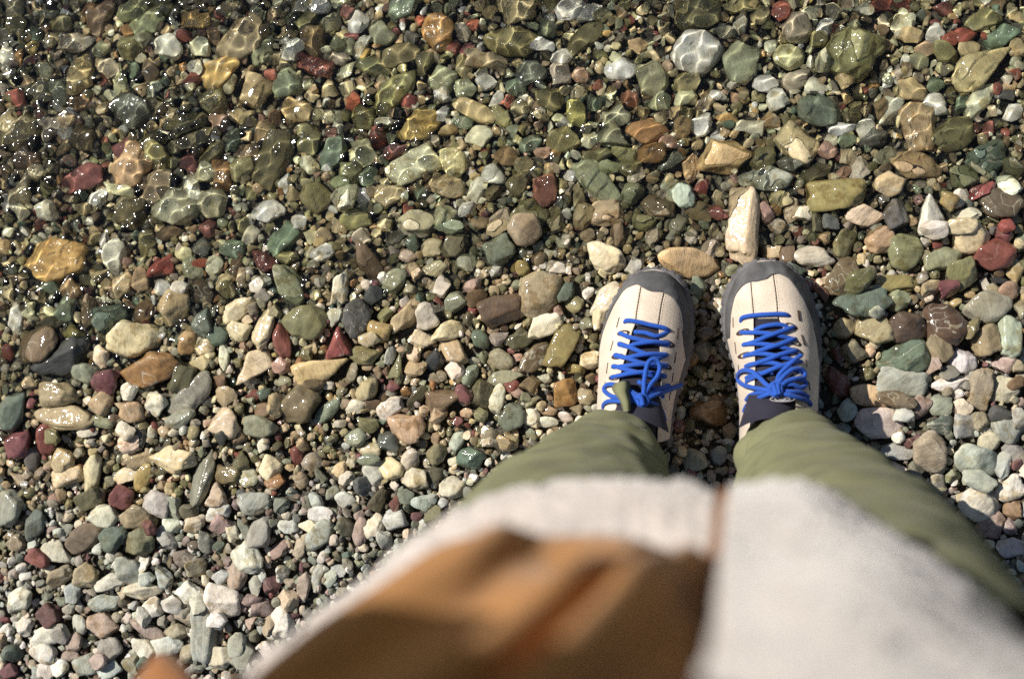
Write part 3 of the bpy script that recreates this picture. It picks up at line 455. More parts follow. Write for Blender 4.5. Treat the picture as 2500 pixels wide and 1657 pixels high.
def euler(a, b, c):
    ca, sa, cb, sb, cc, sc = math.cos(a), math.sin(a), math.cos(b), math.sin(b), math.cos(c), math.sin(c)
    return np.array([[cc, -sc, 0], [sc, cc, 0], [0, 0, 1]]) @ np.array([[cb, 0, sb], [0, 1, 0], [-sb, 0, cb]]) @ np.array([[1, 0, 0], [0, ca, -sa], [0, sa, ca]])

DRY_X, DRY_Y = [-400, 0, 500, 1000, 1400, 2000, 2250, 2500, 2900], [1390, 1330, 1210, 1130, 1080, 1000, 880, 760, 640]
_dry = Noise(2, .16, 8)
def wetness(p):
    px, py = pix(p)
    e = py + 75 * float(_dry(np.array(p[:2]))) - np.interp(px, DRY_X, DRY_Y)
    return float(1 - smoothstep(-50, 50, e))

# a height map of what already lies on the bed: each stone comes to rest on it
HX0, HY0, HS = -1.10, -.62, .002
HN, HM = int(1.75 / HS), int(1.2 / HS)
gxx = HX0 + (np.arange(HN) + .5) * HS; gyy = HY0 + (np.arange(HM) + .5) * HS
HB = bed(*np.meshgrid(gxx, gyy)); HH = HB - .006; OCC = np.zeros_like(HB, bool)
def window(x, y, r):
    i0, i1 = max(int((x - r - HX0) / HS), 0), min(int((x + r - HX0) / HS) + 1, HN)
    j0, j1 = max(int((y - r - HY0) / HS), 0), min(int((y + r - HY0) / HS) + 1, HM)
    return slice(j0, j1), slice(i0, i1)
def footprint(x, y, L, W, ang, grow=1.0):
    w = window(x, y, L * .55 * grow)
    X, Y = np.meshgrid(gxx[w[1]] - x, gyy[w[0]] - y)
    c, s = math.cos(ang), math.sin(ang)
    u = (X * c + Y * s) / (L / 2 * grow); v = (-X * s + Y * c) / (W / 2 * grow)
    return w, np.abs(u) ** 2.4 + np.abs(v) ** 2.4

def make_stone(x, y, L, W, ang, tint, shape, level, zfac, rg, wet=None, sunk=None, lift=.0):
    T = W * zfac
    v, f = stone_shape(L, W, T, shape, level, rg)
    tilt = R(11) if L > .032 else R(21)
    v = v @ euler(float(np.clip(rg.normal(0, tilt), -.75, .75)), float(np.clip(rg.normal(0, tilt), -.6, .6)), ang).T
    w, q = footprint(x, y, L, W, ang)
    m = q < 1
    if not m.any(): return None
    z0 = (np.percentile(HH[w][q < .6] if (q < .6).any() else HH[w][m], 60) if sunk is None else sunk) + lift
    zb = float(bed(x, y))
    z0 = min(z0, zb + .010)
    v = v + np.array([x, y, z0 + T * .5 - .16 * T])
    top = z0 + .84 * T - .5 * T * np.clip(q[m], 0, 1) ** 1.5
    HH[w][m] = np.maximum(HH[w][m], top); OCC[w] |= q < .92
    wt = wetness((x, y, z0)) if wet is None else wet
    if wt < .5: tint = (np.asarray(tint) * .68 + np.mean(tint) * .32) * np.array([.98, 1.0, 1.04])      # dry stones: paler, greyer
    rot = euler(*rg.uniform(0, 6.28, 3))
    return dict(v=v, f=f, tint=tint, wet=wt, grain=(v - v.mean(0)) @ rot.T + rg.uniform(-3, 3, 3), pos=(x, y, z0 + .84 * T), L=L, W=W, ang=ang, shape=shape)

def build_stones(name, st):
    v = np.concatenate([s['v'] for s in st]); off = np.cumsum([0] + [len(s['v']) for s in st[:-1]])
    f = np.concatenate([s['f'] + o for s, o in zip(st, off)])
    o = mesh_obj(name, v, f, M_STONE)
    me = o.data
    n = [len(s['v']) for s in st]
    a = me.attributes.new('tint', 'FLOAT_COLOR', 'POINT')
    a.data.foreach_set('color', np.repeat(np.array([(*s['tint'], 1) for s in st], np.float32), n, 0).ravel())
    a = me.attributes.new('wet', 'FLOAT', 'POINT'); a.data.foreach_set('value', np.repeat(np.array([s['wet'] for s in st], np.float32), n))
    a = me.attributes.new('grain', 'FLOAT_VECTOR', 'POINT'); a.data.foreach_set('vector', np.concatenate([s['grain'] for s in st]).astype(np.float32).ravel())
    return o

# what the person hides from this side (2500 px frame), used only to pick the stones the photograph shows
HIDE = [[(1400, 1000), (1385, 800), (1420, 700), (1500, 650), (1610, 640), (1690, 700), (1700, 850), (1660, 1000), (1650, 1150), (1137, 1219), (1242, 1104), (1324, 1054)],
        [(1790, 1160), (1800, 1000), (1755, 770), (1790, 680), (1870, 630), (1960, 680), (2010, 830), (2000, 990), (2092, 1033), (2279, 1203), (2500, 1400), (2500, 1700), (1790, 1700)],
        [(480, 1700), (665, 1571), (885, 1368), (1132, 1219), (1297, 1170), (1489, 1151), (1654, 1148), (1800, 1170), (1800, 1700)]]
def inside(poly, x, y):
    c = False
    for (x0, y0), (x1, y1) in zip(poly, poly[1:] + poly[:1]):
        if (y0 > y) != (y1 > y) and x < (x1 - x0) * (y - y0) / (y1 - y0) + x0: c = not c
    return c
def shown(s):
    px, py = pix(s['pos'])
    return -15 < px < 2515 and -15 < py < 1672 and not any(inside(h, px, py) for h in HIDE)

FOOT = [[at(x, y, .02)[:2] for x, y in q] for q in (
    [(1440, 1010), (1455, 800), (1490, 710), (1560, 655), (1640, 660), (1690, 760), (1690, 900), (1650, 1060), (1640, 1250), (1500, 1250)],
    [(1790, 1250), (1800, 1000), (1765, 800), (1775, 700), (1830, 645), (1920, 640), (1990, 730), (2005, 850), (1990, 1250)])]
def underfoot(x, y): return any(inside([tuple(p) for p in q], x, y) for q in FOOT)

LIST = []
ox = oy = 0; sc = 1
for line in STONES.strip().split('\n'):
    t = line.split()
    if t[0].isupper() and len(t) == 4:
        ox, oy, sc = float(t[1]), float(t[2]), float(t[3]); continue
    for e in line.split(';'):
        cx, cy, L, W, a, c, s = e.split()
        LIST.append((ox + float(cx) / sc, oy + float(cy) / sc, float(L) / sc, float(W) / sc, float(a), c, s))
LIST.sort(key=lambda e: -e[2] * e[3])
stones = []
GROW = 1.2
for px, py, L, W, a, c, s in LIST:
    x, y, _ = at(px, py, .004)
    x, y, _ = at(px, py, float(bed(x, y)) + .008)
    if underfoot(x, y): continue
    if s == 'o' and rng.uniform() < .6: s = 'a'
    k = np.linalg.norm(at(px + .5, py, 0) - at(px - .5, py, 0)) * GROW
    tint = np.array(TINT[c]) * rng.uniform(.86, 1.14) * (1 + rng.normal(0, .04, 3))
    if bed(x, y) < -.012: tint = np.minimum(tint * 1.75, .78)  # under water: tint brightened to make up for sunlight lost through the surface
    big = L * k
    level = 4 if big > .034 else 3
    zf = {'o': .46, 'a': .46, 'd': .40, 'r': .52, 't': .5}.get(s, .52) * rng.uniform(.85, 1.15)
    st = make_stone(x, y, L * k, W * k, R(a), tint, s, level, zf, rng)
    if st: st['code'] = c; stones.append(st)

# smaller stones between them, in falling order of size
WETMIX = dict(e=.17, k=.19, K=.17, g=.09, w=.12, c=.17, b=.08, t=.025, m=.04, y=.015, o=.02, r=.03, u=.015, p=.02, s=.025, G=.08, B=.03)
DRYMIX = dict(w=.16, c=.10, B=.15, g=.12, G=.15, k=.10, K=.07, p=.06, e=.05, u=.025, x=.01, b=.03, s=.03, t=.02)
def mixture(mix):
    k = list(mix); p = np.array([mix[q] for q in k]); return k, p / p.sum()
WM, DM = mixture(WETMIX), mixture(DRYMIX)
def fill(n, lo, hi, level_in, level_out, limit, tries=3, layer=None, power=1.25):
    """stones dropped into what is still free, large before small; layer: lies that far below the bed instead, under the larger stones"""
    occ = OCC if layer is None else OCC2
    free = np.argwhere(~occ & ~COVER); rng.shuffle(free)
    sizes = np.sort(lo * (hi / lo) ** rng.uniform(0, 1, n) ** power)[::-1]
    i = 0; out = []
    for L in sizes:
        for t in range(tries):
            if i >= len(free):
                free = np.argwhere(~occ & ~COVER); rng.shuffle(free); i = 0
            j, k = free[i]; i += 1
            if occ[j, k]: continue
            x, y = gxx[k] + rng.uniform(-.5, .5) * HS, gyy[j] + rng.uniform(-.5, .5) * HS
            W = L * rng.uniform(.6, .92); ang = rng.uniform(0, math.pi)
            w, q = footprint(x, y, L, W, ang)
            m = q < 1
            if not m.any() or occ[w][m].mean() > limit: continue
            px, py = pix((x, y, 0))
            v_ = -60 < px < 2560 and -60 < py < 1720
            wt = wetness((x, y, 0))
            ks, ps = WM if rng.uniform() < wt else DM
            c = ks[rng.choice(len(ks), p=ps)]
            s = rng.choice(list('oaaqqqqqrrt'))
            tint = np.array(TINT[c]) * rng.uniform(.75, 1.2) * (1 + rng.normal(0, .04, 3))
            if bed(x, y) < -.012: tint = np.minimum(tint * 1.5, .75)  # submerged filler: lost light put back into the stone colour
            if layer is None:
                sunk = float(np.percentile(HH[w][m], 28)) - (.008 if underfoot(x, y) else .001)
            else: sunk = float(bed(x, y)) - layer
            st = make_stone(x, y, L, W, ang, tint, s, (3 if L > .0165 and layer is None else level_in) if v_ else level_out, rng.uniform(.42, .75), rng, wet=wt, sunk=sunk)
            if layer is not None: OCC2[w] |= q < .9
            if st: st['code'] = c; out.append(st)
            break
    return out
COVER = np.zeros_like(OCC); OCC2 = OCC.copy()
stones += fill(1600, .017, .030, 3, 2, .34, 25); n1 = len(stones)
stones += fill(8000, .0085, .017, 2, 1, .38, 20); n2 = len(stones)
# core of each large stone hides what lies below it: leave that out
COVER = OCC & np.roll(OCC, 3, 0) & np.roll(OCC, -3, 0) & np.roll(OCC, 3, 1) & np.roll(OCC, -3, 1)
OCC2 = np.zeros_like(OCC)
stones += fill(5600, .008, .017, 2, 1, .42, 12, layer=.0045); n3 = len(stones)
OCC |= OCC2
small = fill(4500, .0045, .009, 1, 1, .5, 5)
print('placed', n1, n2, n3, len(small))

vis = sorted([s for s in stones if shown(s)], key=lambda s: -s['L'] * s['W'])
single = vis[:300]
ids = {id(s) for s in single}

# labels: look, state and the stones it lies between
def look(s):
    a = s['L'] / s['W']
    c = WORD[s['code']]
    if s['shape'] in 'oa': k = 'long oval' if a > 1.8 else 'oval' if a > 1.25 else 'rounded'
    elif s['shape'] == 'd': k = 'lens-shaped'
    elif s['shape'] == 'r': k = 'long blocky' if a > 1.9 else 'blocky'
    elif s['shape'] == 't': k = 'wedge-shaped'
    else: k = 'long angular' if a > 1.8 else 'angular'
    return c, k
def state(s):
    d = -s['pos'][2]
    if d > .002: return 'under rippled water'
    if d > -.004: return 'at the waterline'
    return 'wet' if s['wet'] > .5 else 'dry'
P2 = np.array([s['pos'][:2] for s in single])
MARKS = [('shoe toes', at(1735, 640, .02)[:2]), ('trouser hems', at(1740, 1010, .02)[:2])]
used_labels = set()
for i, s in enumerate(single):
    c, k = look(s); stt = state(s)
    size = 'large ' if s['L'] > .055 else 'small ' if s['L'] < .024 else ''
    near = np.argsort(((P2 - P2[i]) ** 2).sum(1))[1:14]
    rest = []
    for a in range(10):
        for b in range(a + 1, 11): rest.append((near[a], near[b], a + b))
    rest.sort(key=lambda q: q[2])
    for a, b, turn in rest + [(a, b, 99) for a, b, _ in rest]:
        va, vb = P2[a] - P2[i], P2[b] - P2[i]
        if turn < 99 and va @ vb > -.25 * np.linalg.norm(va) * np.linalg.norm(vb): continue
        ca, ka = look(single[a]); cb, kb = look(single[b])
        if (ca, ka) == (cb, kb): continue
        head = f'{size}{c} {k} stone' if stt in ('under rippled water', 'at the waterline') else f'{stt} {size}{c} {k} stone'
        tail = {'under rippled water': ' under water', 'at the waterline': ' at waterline'}.get(stt, '')
        lab = f'{head}{tail} between {ca} {ka} one and {cb} {kb} one'
        if len(lab.split()) > 16: lab = lab.replace('greyish ', '').replace('bright ', '')
        if len(lab.split()) > 16: lab = lab.replace(' one and', ' and')
        if len(lab.split()) <= 16 and lab not in used_labels: break
    used_labels.add(lab)
    o = build_stones('stone', [s])
    ctr = Vector(s['pos']); o.data.transform(__import__('mathutils').Matrix.Translation(-ctr)); o.location = ctr
    tag(o, lab, 'stone', "stones along the water's edge")

rest = [s for s in stones if id(s) not in ids]
pebbles = tag(build_stones('pebbles', rest), kind='stuff'); pebbles.data.set_sharp_from_angle(angle=R(30))
# the same shingle goes on round about
outer = []
for _ in range(7600):
    x, y = rng.uniform(-1.5, 1.0), rng.uniform(-1.03, 1.0)
    if -1.085 < x < .635 and -.605 < y < .565: continue
    L = rng.uniform(.014, .036); W = L * rng.uniform(.6, .9); T = W * rng.uniform(.45, .7); s = rng.choice(list('oaqqqrt'))
    v, f = stone_shape(L, W, T, s, 1, rng)
    v = v @ euler(rng.normal(0, .25), rng.normal(0, .25), rng.uniform(0, 3.14)).T + np.array([x, y, float(bed(x, y)) - .006 + T * .3])
    ks, ps = WM if shore_dist(x, y) < .3 else DM
    c = ks[rng.choice(len(ks), p=ps)]
    outer.append(dict(v=v, f=f, tint=np.array(TINT[c]) * rng.uniform(.8, 1.2), wet=float(shore_dist(x, y) < .3), grain=v - v.mean(0) + rng.uniform(-3, 3, 3)))
shingle = tag(build_stones('shingle', outer), kind='stuff'); shingle.data.set_sharp_from_angle(angle=R(24))
gravel = tag(build_stones('gravel', small), kind='stuff'); gravel.data.set_sharp_from_angle(angle=R(24))
print('stones', len(LIST), len(stones), len(small), 'tris', sum(len(s['f']) for s in stones + small))

# ------------------------------------------------------------------ the person
GZ = float(bed(.03, -.05)) + .009          # the height of the stone tops the shoes stand on
def C6(x, y): return 1380 + x / 2.8514, 600 + y / 2.8514

person = bpy.data.objects.new('person', None); COL.objects.link(person)
person.location = (.03, -.12, GZ)
tag(person, 'person in tan and blue-laced shoes, olive trousers and open white fleece, standing on the stones', 'person')

def keep(o):
    """parent a piece modelled in world coordinates to something standing elsewhere"""
    p, q = o.parent, Vector((0, 0, 0))
    while p: q += p.location; p = p.parent
    o.data.transform(__import__('mathutils').Matrix.Translation(-q))
    return o

def shoe(sd):
    z_edge = GZ + .026
    up = np.array([at(*C6(*p), z_edge)[:2] for p in sd['upper']])
    so = np.array([at(*C6(*p), GZ + .016)[:2] for p in sd['sole']])
    up, so = catmull(up, 220), catmull(so, 220)
    tip = int(np.argmax(up[:, 1]))
    Lc, Rc = up[:tip + 1], up[tip:][::-1]
    ys, ytip = max(Lc[0, 1], Rc[0, 1]), up[tip, 1]
    heel = np.array(sd['heel'])
    def close_heel(Lx, Rx, y, hy, e=.02):
        return Lx, Rx
    def edge(c, y):
        o = np.argsort(c[:, 1]); return np.interp(y, c[o, 1], c[o, 0])
    def LR(y):
        return edge(Lc, y), edge(Rc, y)
    def H(y):
        d = ytip - y
        return GZ + np.interp(d, [-.01, 0, .006, .018, .04, .07, .10, .13, .155, .30], [.036, .040, .050, .060, .069, .077, .089, .104, .112, .104])
    def Z(x, y):
        l, r = LR(y)
        a = np.clip(np.abs(2 * x - l - r) / np.maximum(r - l, 1e-4), 0, 1)
        return z_edge + (H(y) - z_edge) * (1 - a ** 2.3) ** (1 / 1.9)
    def onto(px, py, lift=.0):
        z = GZ + .07
        for _ in range(6):
            p = at(px, py, z); z = float(Z(p[0], p[1])) + lift
        return np.array([p[0], p[1], z])
    def onto6(q, lift=.0): return onto(*C6(*q), lift)

    root = bpy.data.objects.new('shoe', None); COL.objects.link(root); root.parent = person
    c = (up[0] + up[-1]) / 2
    root.location = Vector((c[0], c[1], GZ)) - person.location
    # inner shape: dark lining and tongue
    ny, nx = 70, 41
    ymin = up[0, 1]
    yy = ymin + (ytip - ymin) * np.sin(np.linspace(0, math.pi / 2, ny))
    s = np.sin(np.linspace(-math.pi / 2, math.pi / 2, nx))
    V = []
    for y in yy:
        l, r = LR(y); x = (l + r) / 2 + s * (r - l) / 2
        V.append(np.stack([x, np.full(nx, y), Z(x, y) - .0025], -1))
    keep(mesh_obj('tongue', np.array(V).reshape(-1, 3), grid_faces(ny, nx), M_NAVY, root))
    # suede panels over it
    fy = onto6(sd['throat_l'][0])[1]
    tl = np.array([onto6(q)[:2] for q in sd['seam_l'] + sd['throat_l']])
    tr = np.array([onto6(q)[:2] for q in sd['seam_r'] + sd['throat_r']])
    def line(c, y):
        o = np.argsort(c[:, 1]); x = np.interp(y, c[o, 1], c[o, 0]); return x
    def panel(name, fa, fb, y0, y1, n=90, m=26, off=.0012):
        V = []
        yy = y0 + (y1 - y0) * np.sin(np.linspace(0, math.pi / 2, n)) if y1 > ytip - .002 else np.linspace(y0, y1, n)
        for y in yy:
            a, b = fa(y), fb(y)
            l, r = LR(y); a, b = max(a, l), min(b, r)
            b = max(b, a + 1e-4)
            t = (1 - np.cos(np.linspace(0, math.pi, m))) / 2
            x = a + (b - a) * t
            lift = off * np.minimum(1, np.minimum(np.arange(m), np.arange(m)[::-1]) / 1.2) - .002 * ((np.arange(m) == 0) | (np.arange(m) == m - 1))
            e = min(1, (y - y0) / .0012) if name == 'vamp' else 1
            V.append(np.stack([x, np.full(m, y), Z(x, y) + lift - (1 - e) * .003], -1))
        return keep(mesh_obj(name, np.array(V).reshape(-1, 3), grid_faces(n, m), M_SUEDE, root))
    panel('quarter_panel', lambda y: LR(y)[0], lambda y: line(tl, y) - .0005, ymin, ytip - .0005)
    panel('quarter_panel', lambda y: line(tr, y) + .0005, lambda y: LR(y)[1], ymin, ytip - .0005)
    panel('vamp', lambda y: line(tl, y) + .0005, lambda y: line(tr, y) - .0005, fy, ytip - .0005)
    # toe cap
    B = catmull([onto6(q)[:2] for q in sd['cap']], 140)
    i0 = int(np.argmin(((up[:tip] - B[0]) ** 2).sum(1))); i1 = tip + int(np.argmin(((up[tip:] - B[-1]) ** 2).sum(1)))
    E = catmull(up[i0:i1 + 1:4], 140)
    m = 15
    t = np.linspace(0, 1, m)
    P = E[:, None] + (B - E)[:, None] * t[None, :, None]
    nz = Noise(2, .014, 8)
    z = Z(P[..., 0], P[..., 1]) + .0026 + .0003 * nz(P)
    z[:, -1] -= .003
    z[:, 0] -= .004
    P[:, 0] = E + (E - B) / (np.linalg.norm(E - B, axis=1)[:, None] + 1e-6) * .0015
    keep(mesh_obj('toe_cap', np.concatenate([P, z[..., None]], -1).reshape(-1, 3), grid_faces(140, m), M_CAP, root))
    # sole with lugs round its rim
    ring = np.vstack([so, catmull([so[-1], (so[-1] + heel[1]) / 2 + [.002, 0], heel[1], heel[2], heel[0], (so[0] + heel[0]) / 2 - [.002, 0], so[0]], 90)[1:-1]])
    nrm = np.roll(ring, -1, 0) - np.roll(ring, 1, 0); nrm = np.stack([-nrm[:, 1], nrm[:, 0]], -1); nrm /= np.linalg.norm(nrm, axis=1)[:, None]
    sgn = np.sign(((ring - ring.mean(0)) * nrm).sum()); nrm *= sgn
    arc = np.cumsum(np.linalg.norm(np.diff(ring, axis=0, prepend=ring[:1]), axis=1))
    lug = np.where(np.sin(arc * 2 * math.pi / .011) > -.25, 1, 0.0)
    spring = .012 * smoothstep(ytip - .06, ytip + .005, ring[:, 1])
    V = []
    for k, (zz, gr, lg) in enumerate([(0.0, -.009, 1), (.0, -.004, 1), (.010, -.0018, 1), (.0115, -.004, 0), (.017, -.0036, 0), (.019, -.0024, .5), (.027, -.004, .3), (.031, -.0075, 0)]):
        q = ring + nrm * (gr + .0019 * (lug - .6) * lg)[:, None]
        V.append(np.concatenate([q, (GZ + zz + spring * (1 - zz / .06))[:, None]], -1))
    n = len(ring)
    f = grid_faces(len(V), n, True).tolist(); f.append(list(range(n))[::-1]); f.append(list(range(n * (len(V) - 1), n * len(V))))
    keep(mesh_obj('sole', np.array(V).reshape(-1, 3), f, M_RUBBER, root, smooth=False))
    # heel counter (under the trouser leg)
    hb = catmull([up[-1], heel[1] + [-.003, .006], heel[2] + [0, .006], heel[0] + [.003, .006], up[0]], 40)
    V = [np.concatenate([hb + (hb.mean(0) - hb) * k, np.full((40, 1), GZ + zz)], -1) for zz, k in ((.024, 0), (.05, .03), (.078, .09), (.088, .12))]
    keep(mesh_obj('heel_counter', np.array(V).reshape(-1, 3), grid_faces(4, 40), M_SUEDE, root))
    # slots punched along both sides
    for a, b, w in sd['slots']:
        p, q = onto6(a, .0016), onto6(b, .0016)
        d = (q - p) / np.linalg.norm(q - p); sdv = np.cross(d, [0, 0, 1.0]) * w
        up_ = np.array([0, 0, .0006])
        keep(mesh_obj('stitch', [p - sdv, p + sdv, q + sdv, q - sdv, p - sdv * .4 + up_, p + sdv * .4 + up_, q + sdv * .4 + up_, q - sdv * .4 + up_],
               [(4, 5, 6, 7), (0, 1, 5, 4), (1, 2, 6, 5), (2, 3, 7, 6), (3, 0, 4, 7)], M_DARK, root))
    # seam stitching rows on the vamp
    mb = MB()
    for cset, dx in ((sd['seam_l'], -.0016), (sd['seam_l'], .0016), (sd['seam_r'], -.0016), (sd['seam_r'], .0016)):
        for k in range(len(cset) - 1):
            p, q = onto6(cset[k]), onto6(cset[k + 1])
            nst = max(2, int(np.linalg.norm(q - p) / .0032))
            for j in range(nst):
                a = p + (q - p) * (j + .15) / nst; b = p + (q - p) * (j + .75) / nst
                a[0] += dx; b[0] += dx
                a[2] = float(Z(a[0], a[1])) + .0014; b[2] = float(Z(b[0], b[1])) + .0014
                mb.add(*tube([a, (a + b) / 2 + [0, 0, .0002], b], .00028, 4))
    tag(keep(mb.build('thread', M_SUEDE, root)), kind='stuff')
    # eyelets
    for q, ang in sd['eyelets']:
        p = onto6(q, .0)
        mb = MB(); n = 18
        a = R(ang); ca, sa = math.cos(a), math.sin(a)
        vv = []
        for rr, hh in ((1.0, .0010), (.86, .0021), (.55, .0012), (0.02, .0010)):
            for k in range(n):
                th = 2 * math.pi * k / n
                u, v = .0078 * rr * math.cos(th), .0034 * rr * math.sin(th)
                x, y = p[0] + u * ca - v * sa, p[1] + u * sa + v * ca
                vv.append((x, y, float(Z(x, y)) + hh))
        mb.add(vv, grid_faces(4, n, True).tolist())
        keep(mb.build('eyelet', M_DARK, root))
    # lace: crossing runs, then the bow
    for path, lift in sd['laces']:
        pts = catmull([onto6(q, lift if np.isscalar(lift) else lift[min(k, len(lift) - 1)]) for k, q in enumerate(path)], 14 * len(path))
        v, f = tube(pts, .0026, 10)
        rr = np.repeat(.0023 * (1 + .05 * np.sin(np.arange(len(pts)) * 2.1)), 10)
        keep(mesh_obj('lace', v, f, M_LACE, root))
    # padded tongue top with its woven oval
    for q0, q1, wdt, hgt in sd['pad']:
        a, b = onto6(q0, .001), onto6(q1, hgt)
        n1, n2 = 14, 20
        V = []
        for i in range(n1):
            t = i / (n1 - 1); cc = a + (b - a) * t
            w = wdt * (.8 + .25 * t)
            for j in range(n2):
                u = -1 + 2 * j / (n2 - 1)
                V.append((cc[0] + w * u, cc[1] - .012 * u * u * t, cc[2] + .007 * math.sqrt(max(0, 1 - u * u)) * math.sin(math.pi * (.12 + .6 * t)) - .014 * u * u))
        keep(mesh_obj('tongue_pad', V, grid_faces(n1, n2), M_NAVY, root))
    if 'oval' in sd:
        cq, w6, h6 = sd['oval']
        for sc_ in (1.0, .62, .28):
            pts = [onto6((cq[0] + w6 * sc_ * math.cos(t), cq[1] + h6 * sc_ * math.sin(t)), .0105) for t in np.linspace(0, 2 * math.pi, 30)]
            v, f = tube(pts, .0005, 6); keep(mesh_obj('woven_oval', v, f, M_GREYTHREAD, root))
    return root, onto6

LEFT = dict(
    upper=[(215, 1330), (222, 1120), (228, 1010), (232, 900), (236, 770), (246, 660), (276, 530), (330, 405), (405, 285), (490, 200), (570, 172), (650, 170), (740, 205), (800, 270), (845, 370), (868, 480), (872, 590), (858, 710), (826, 830), (790, 950), (762, 1060), (742, 1200), (722, 1400)],
    sole=[(210, 1330), (218, 1120), (224, 1000), (226, 880), (228, 760), (236, 640), (264, 505), (318, 375), (398, 252), (480, 175), (560, 142), (650, 140), (740, 162), (815, 205), (872, 295), (905, 420), (915, 560), (905, 710), (876, 840), (836, 960), (800, 1070), (775, 1200), (752, 1400)],
    heel=[(-.108, -.155), (-.048, -.155), (-.078, -.195)],
    cap=[(237, 735), (262, 605), (325, 445), (405, 315), (465, 280), (505, 275), (545, 302), (600, 326), (660, 328), (720, 350), (768, 395), (798, 465), (812, 560), (818, 640), (838, 790)],
    seam_l=[(540, 240), (525, 300), (512, 380), (497, 470), (490, 548)], throat_l=[(488, 552), (468, 600), (450, 680), (425, 760), (402, 840), (380, 930), (365, 1050), (350, 1300)],
    seam_r=[(700, 300), (685, 345), (672, 400), (660, 480), (648, 560)], throat_r=[(648, 575), (652, 640), (655, 720), (660, 800), (665, 900), (662, 1000), (650, 1130), (640, 1300)],
    slots=[((376, 498), (357, 568), .0006), ((334, 660), (315, 730), .0006), ((297, 812), (287, 888), .0006), ((279, 945), (275, 985), .0006),
           ((787, 572), (780, 650), .0011), ((772, 738), (760, 815), .0008), ((751, 885), (742, 950), .0008), ((733, 1010), (722, 1075), .0007)],
    eyelets=[((405, 608), 8), ((365, 770), 10), ((722, 680), -28), ((700, 835), -30), ((345, 915), 10)],
    laces=[([(416, 536), (430, 520), (500, 528), (600, 552), (690, 572), (724, 596)], [-.001, .003, .003, .003, .003, -.001]),
           ([(376, 690), (385, 682), (470, 715), (560, 752), (640, 775), (700, 762)], [-.001, .002, .004, .004, .003, .002]),
           ([(384, 606), (390, 612), (450, 636), (530, 655), (620, 672), (715, 690)], [-.001, .002, .003, .003, .003, .002]),
           ([(345, 765), (360, 760), (440, 785), (530, 815), (620, 835), (705, 840)], [-.001, .002, .004, .004, .003, .001]),
           ([(332, 845), (345, 838), (430, 862), (520, 885), (610, 905), (695, 908)], [-.001, .002, .004, .004, .003, .001]),
           ([(715, 600), (640, 628), (560, 606), (480, 600)], [-.001, .002, .001, -.002]),
           ([(722, 680), (700, 676), (610, 668), (500, 682), (440, 700), (376, 690)], [-.001, .004, .006, .005, .003, .000]),
           ([(708, 760), (690, 756), (600, 752), (500, 764), (430, 778), (350, 768)], [-.001, .004, .006, .006, .004, .001]),
           ([(706, 835), (690, 828), (600, 822), (500, 826), (420, 836), (338, 845)], [-.001, .004, .006, .006, .004, .001]),
           ([(695, 908), (670, 900), (560, 880), (470, 885), (390, 900), (322, 915)], [-.001, .004, .006, .006, .004, .001]),
           ([(545, 1075), (548, 1000), (556, 900), (578, 815), (610, 792), (645, 805), (658, 850), (640, 910), (598, 960), (560, 1020), (540, 1070)], [.012, .013, .016, .018, .018, .018, .017, .015, .013, .012, .012]),
           ([(530, 1075), (430, 1058), (330, 1048), (278, 1015), (274, 985), (300, 965), (345, 968), (420, 1010), (520, 1062)], [.011, .010, .008, .006, .005, .006, .008, .010, .012]),
           ([(266, 1128), (272, 1100), (310, 1080), (400, 1082), (470, 1080), (530, 1085)], [.000, .004, .006, .008, .010, .011]),
           ([(550, 1080), (600, 1050), (660, 1024), (740, 995), (806, 968)], [.012, .012, .011, .012, .014]),
           ([(548, 1060), (590, 1030), (640, 1000), (722, 972)], [.010, .010, .008, .007]),
           ([(540, 1085), (590, 1090), (640, 1112), (672, 1150), (692, 1210)], [.011, .010, .008, .005, .002]),
           ([(505, 945), (540, 960), (610, 990), (680, 1050)], [.004, .005, .005, .002]),
           ([(420, 985), (470, 1020), (520, 1050)], [.006, .008, .010]),
           ([(505, 1070), (520, 1040), (560, 1050), (572, 1085), (545, 1110), (515, 1100), (505, 1070)], .0125),
           ([(525, 1040), (535, 1075), (540, 1110)], .016)],
    pad=[((500, 1040), (520, 1230), .030, .020)])
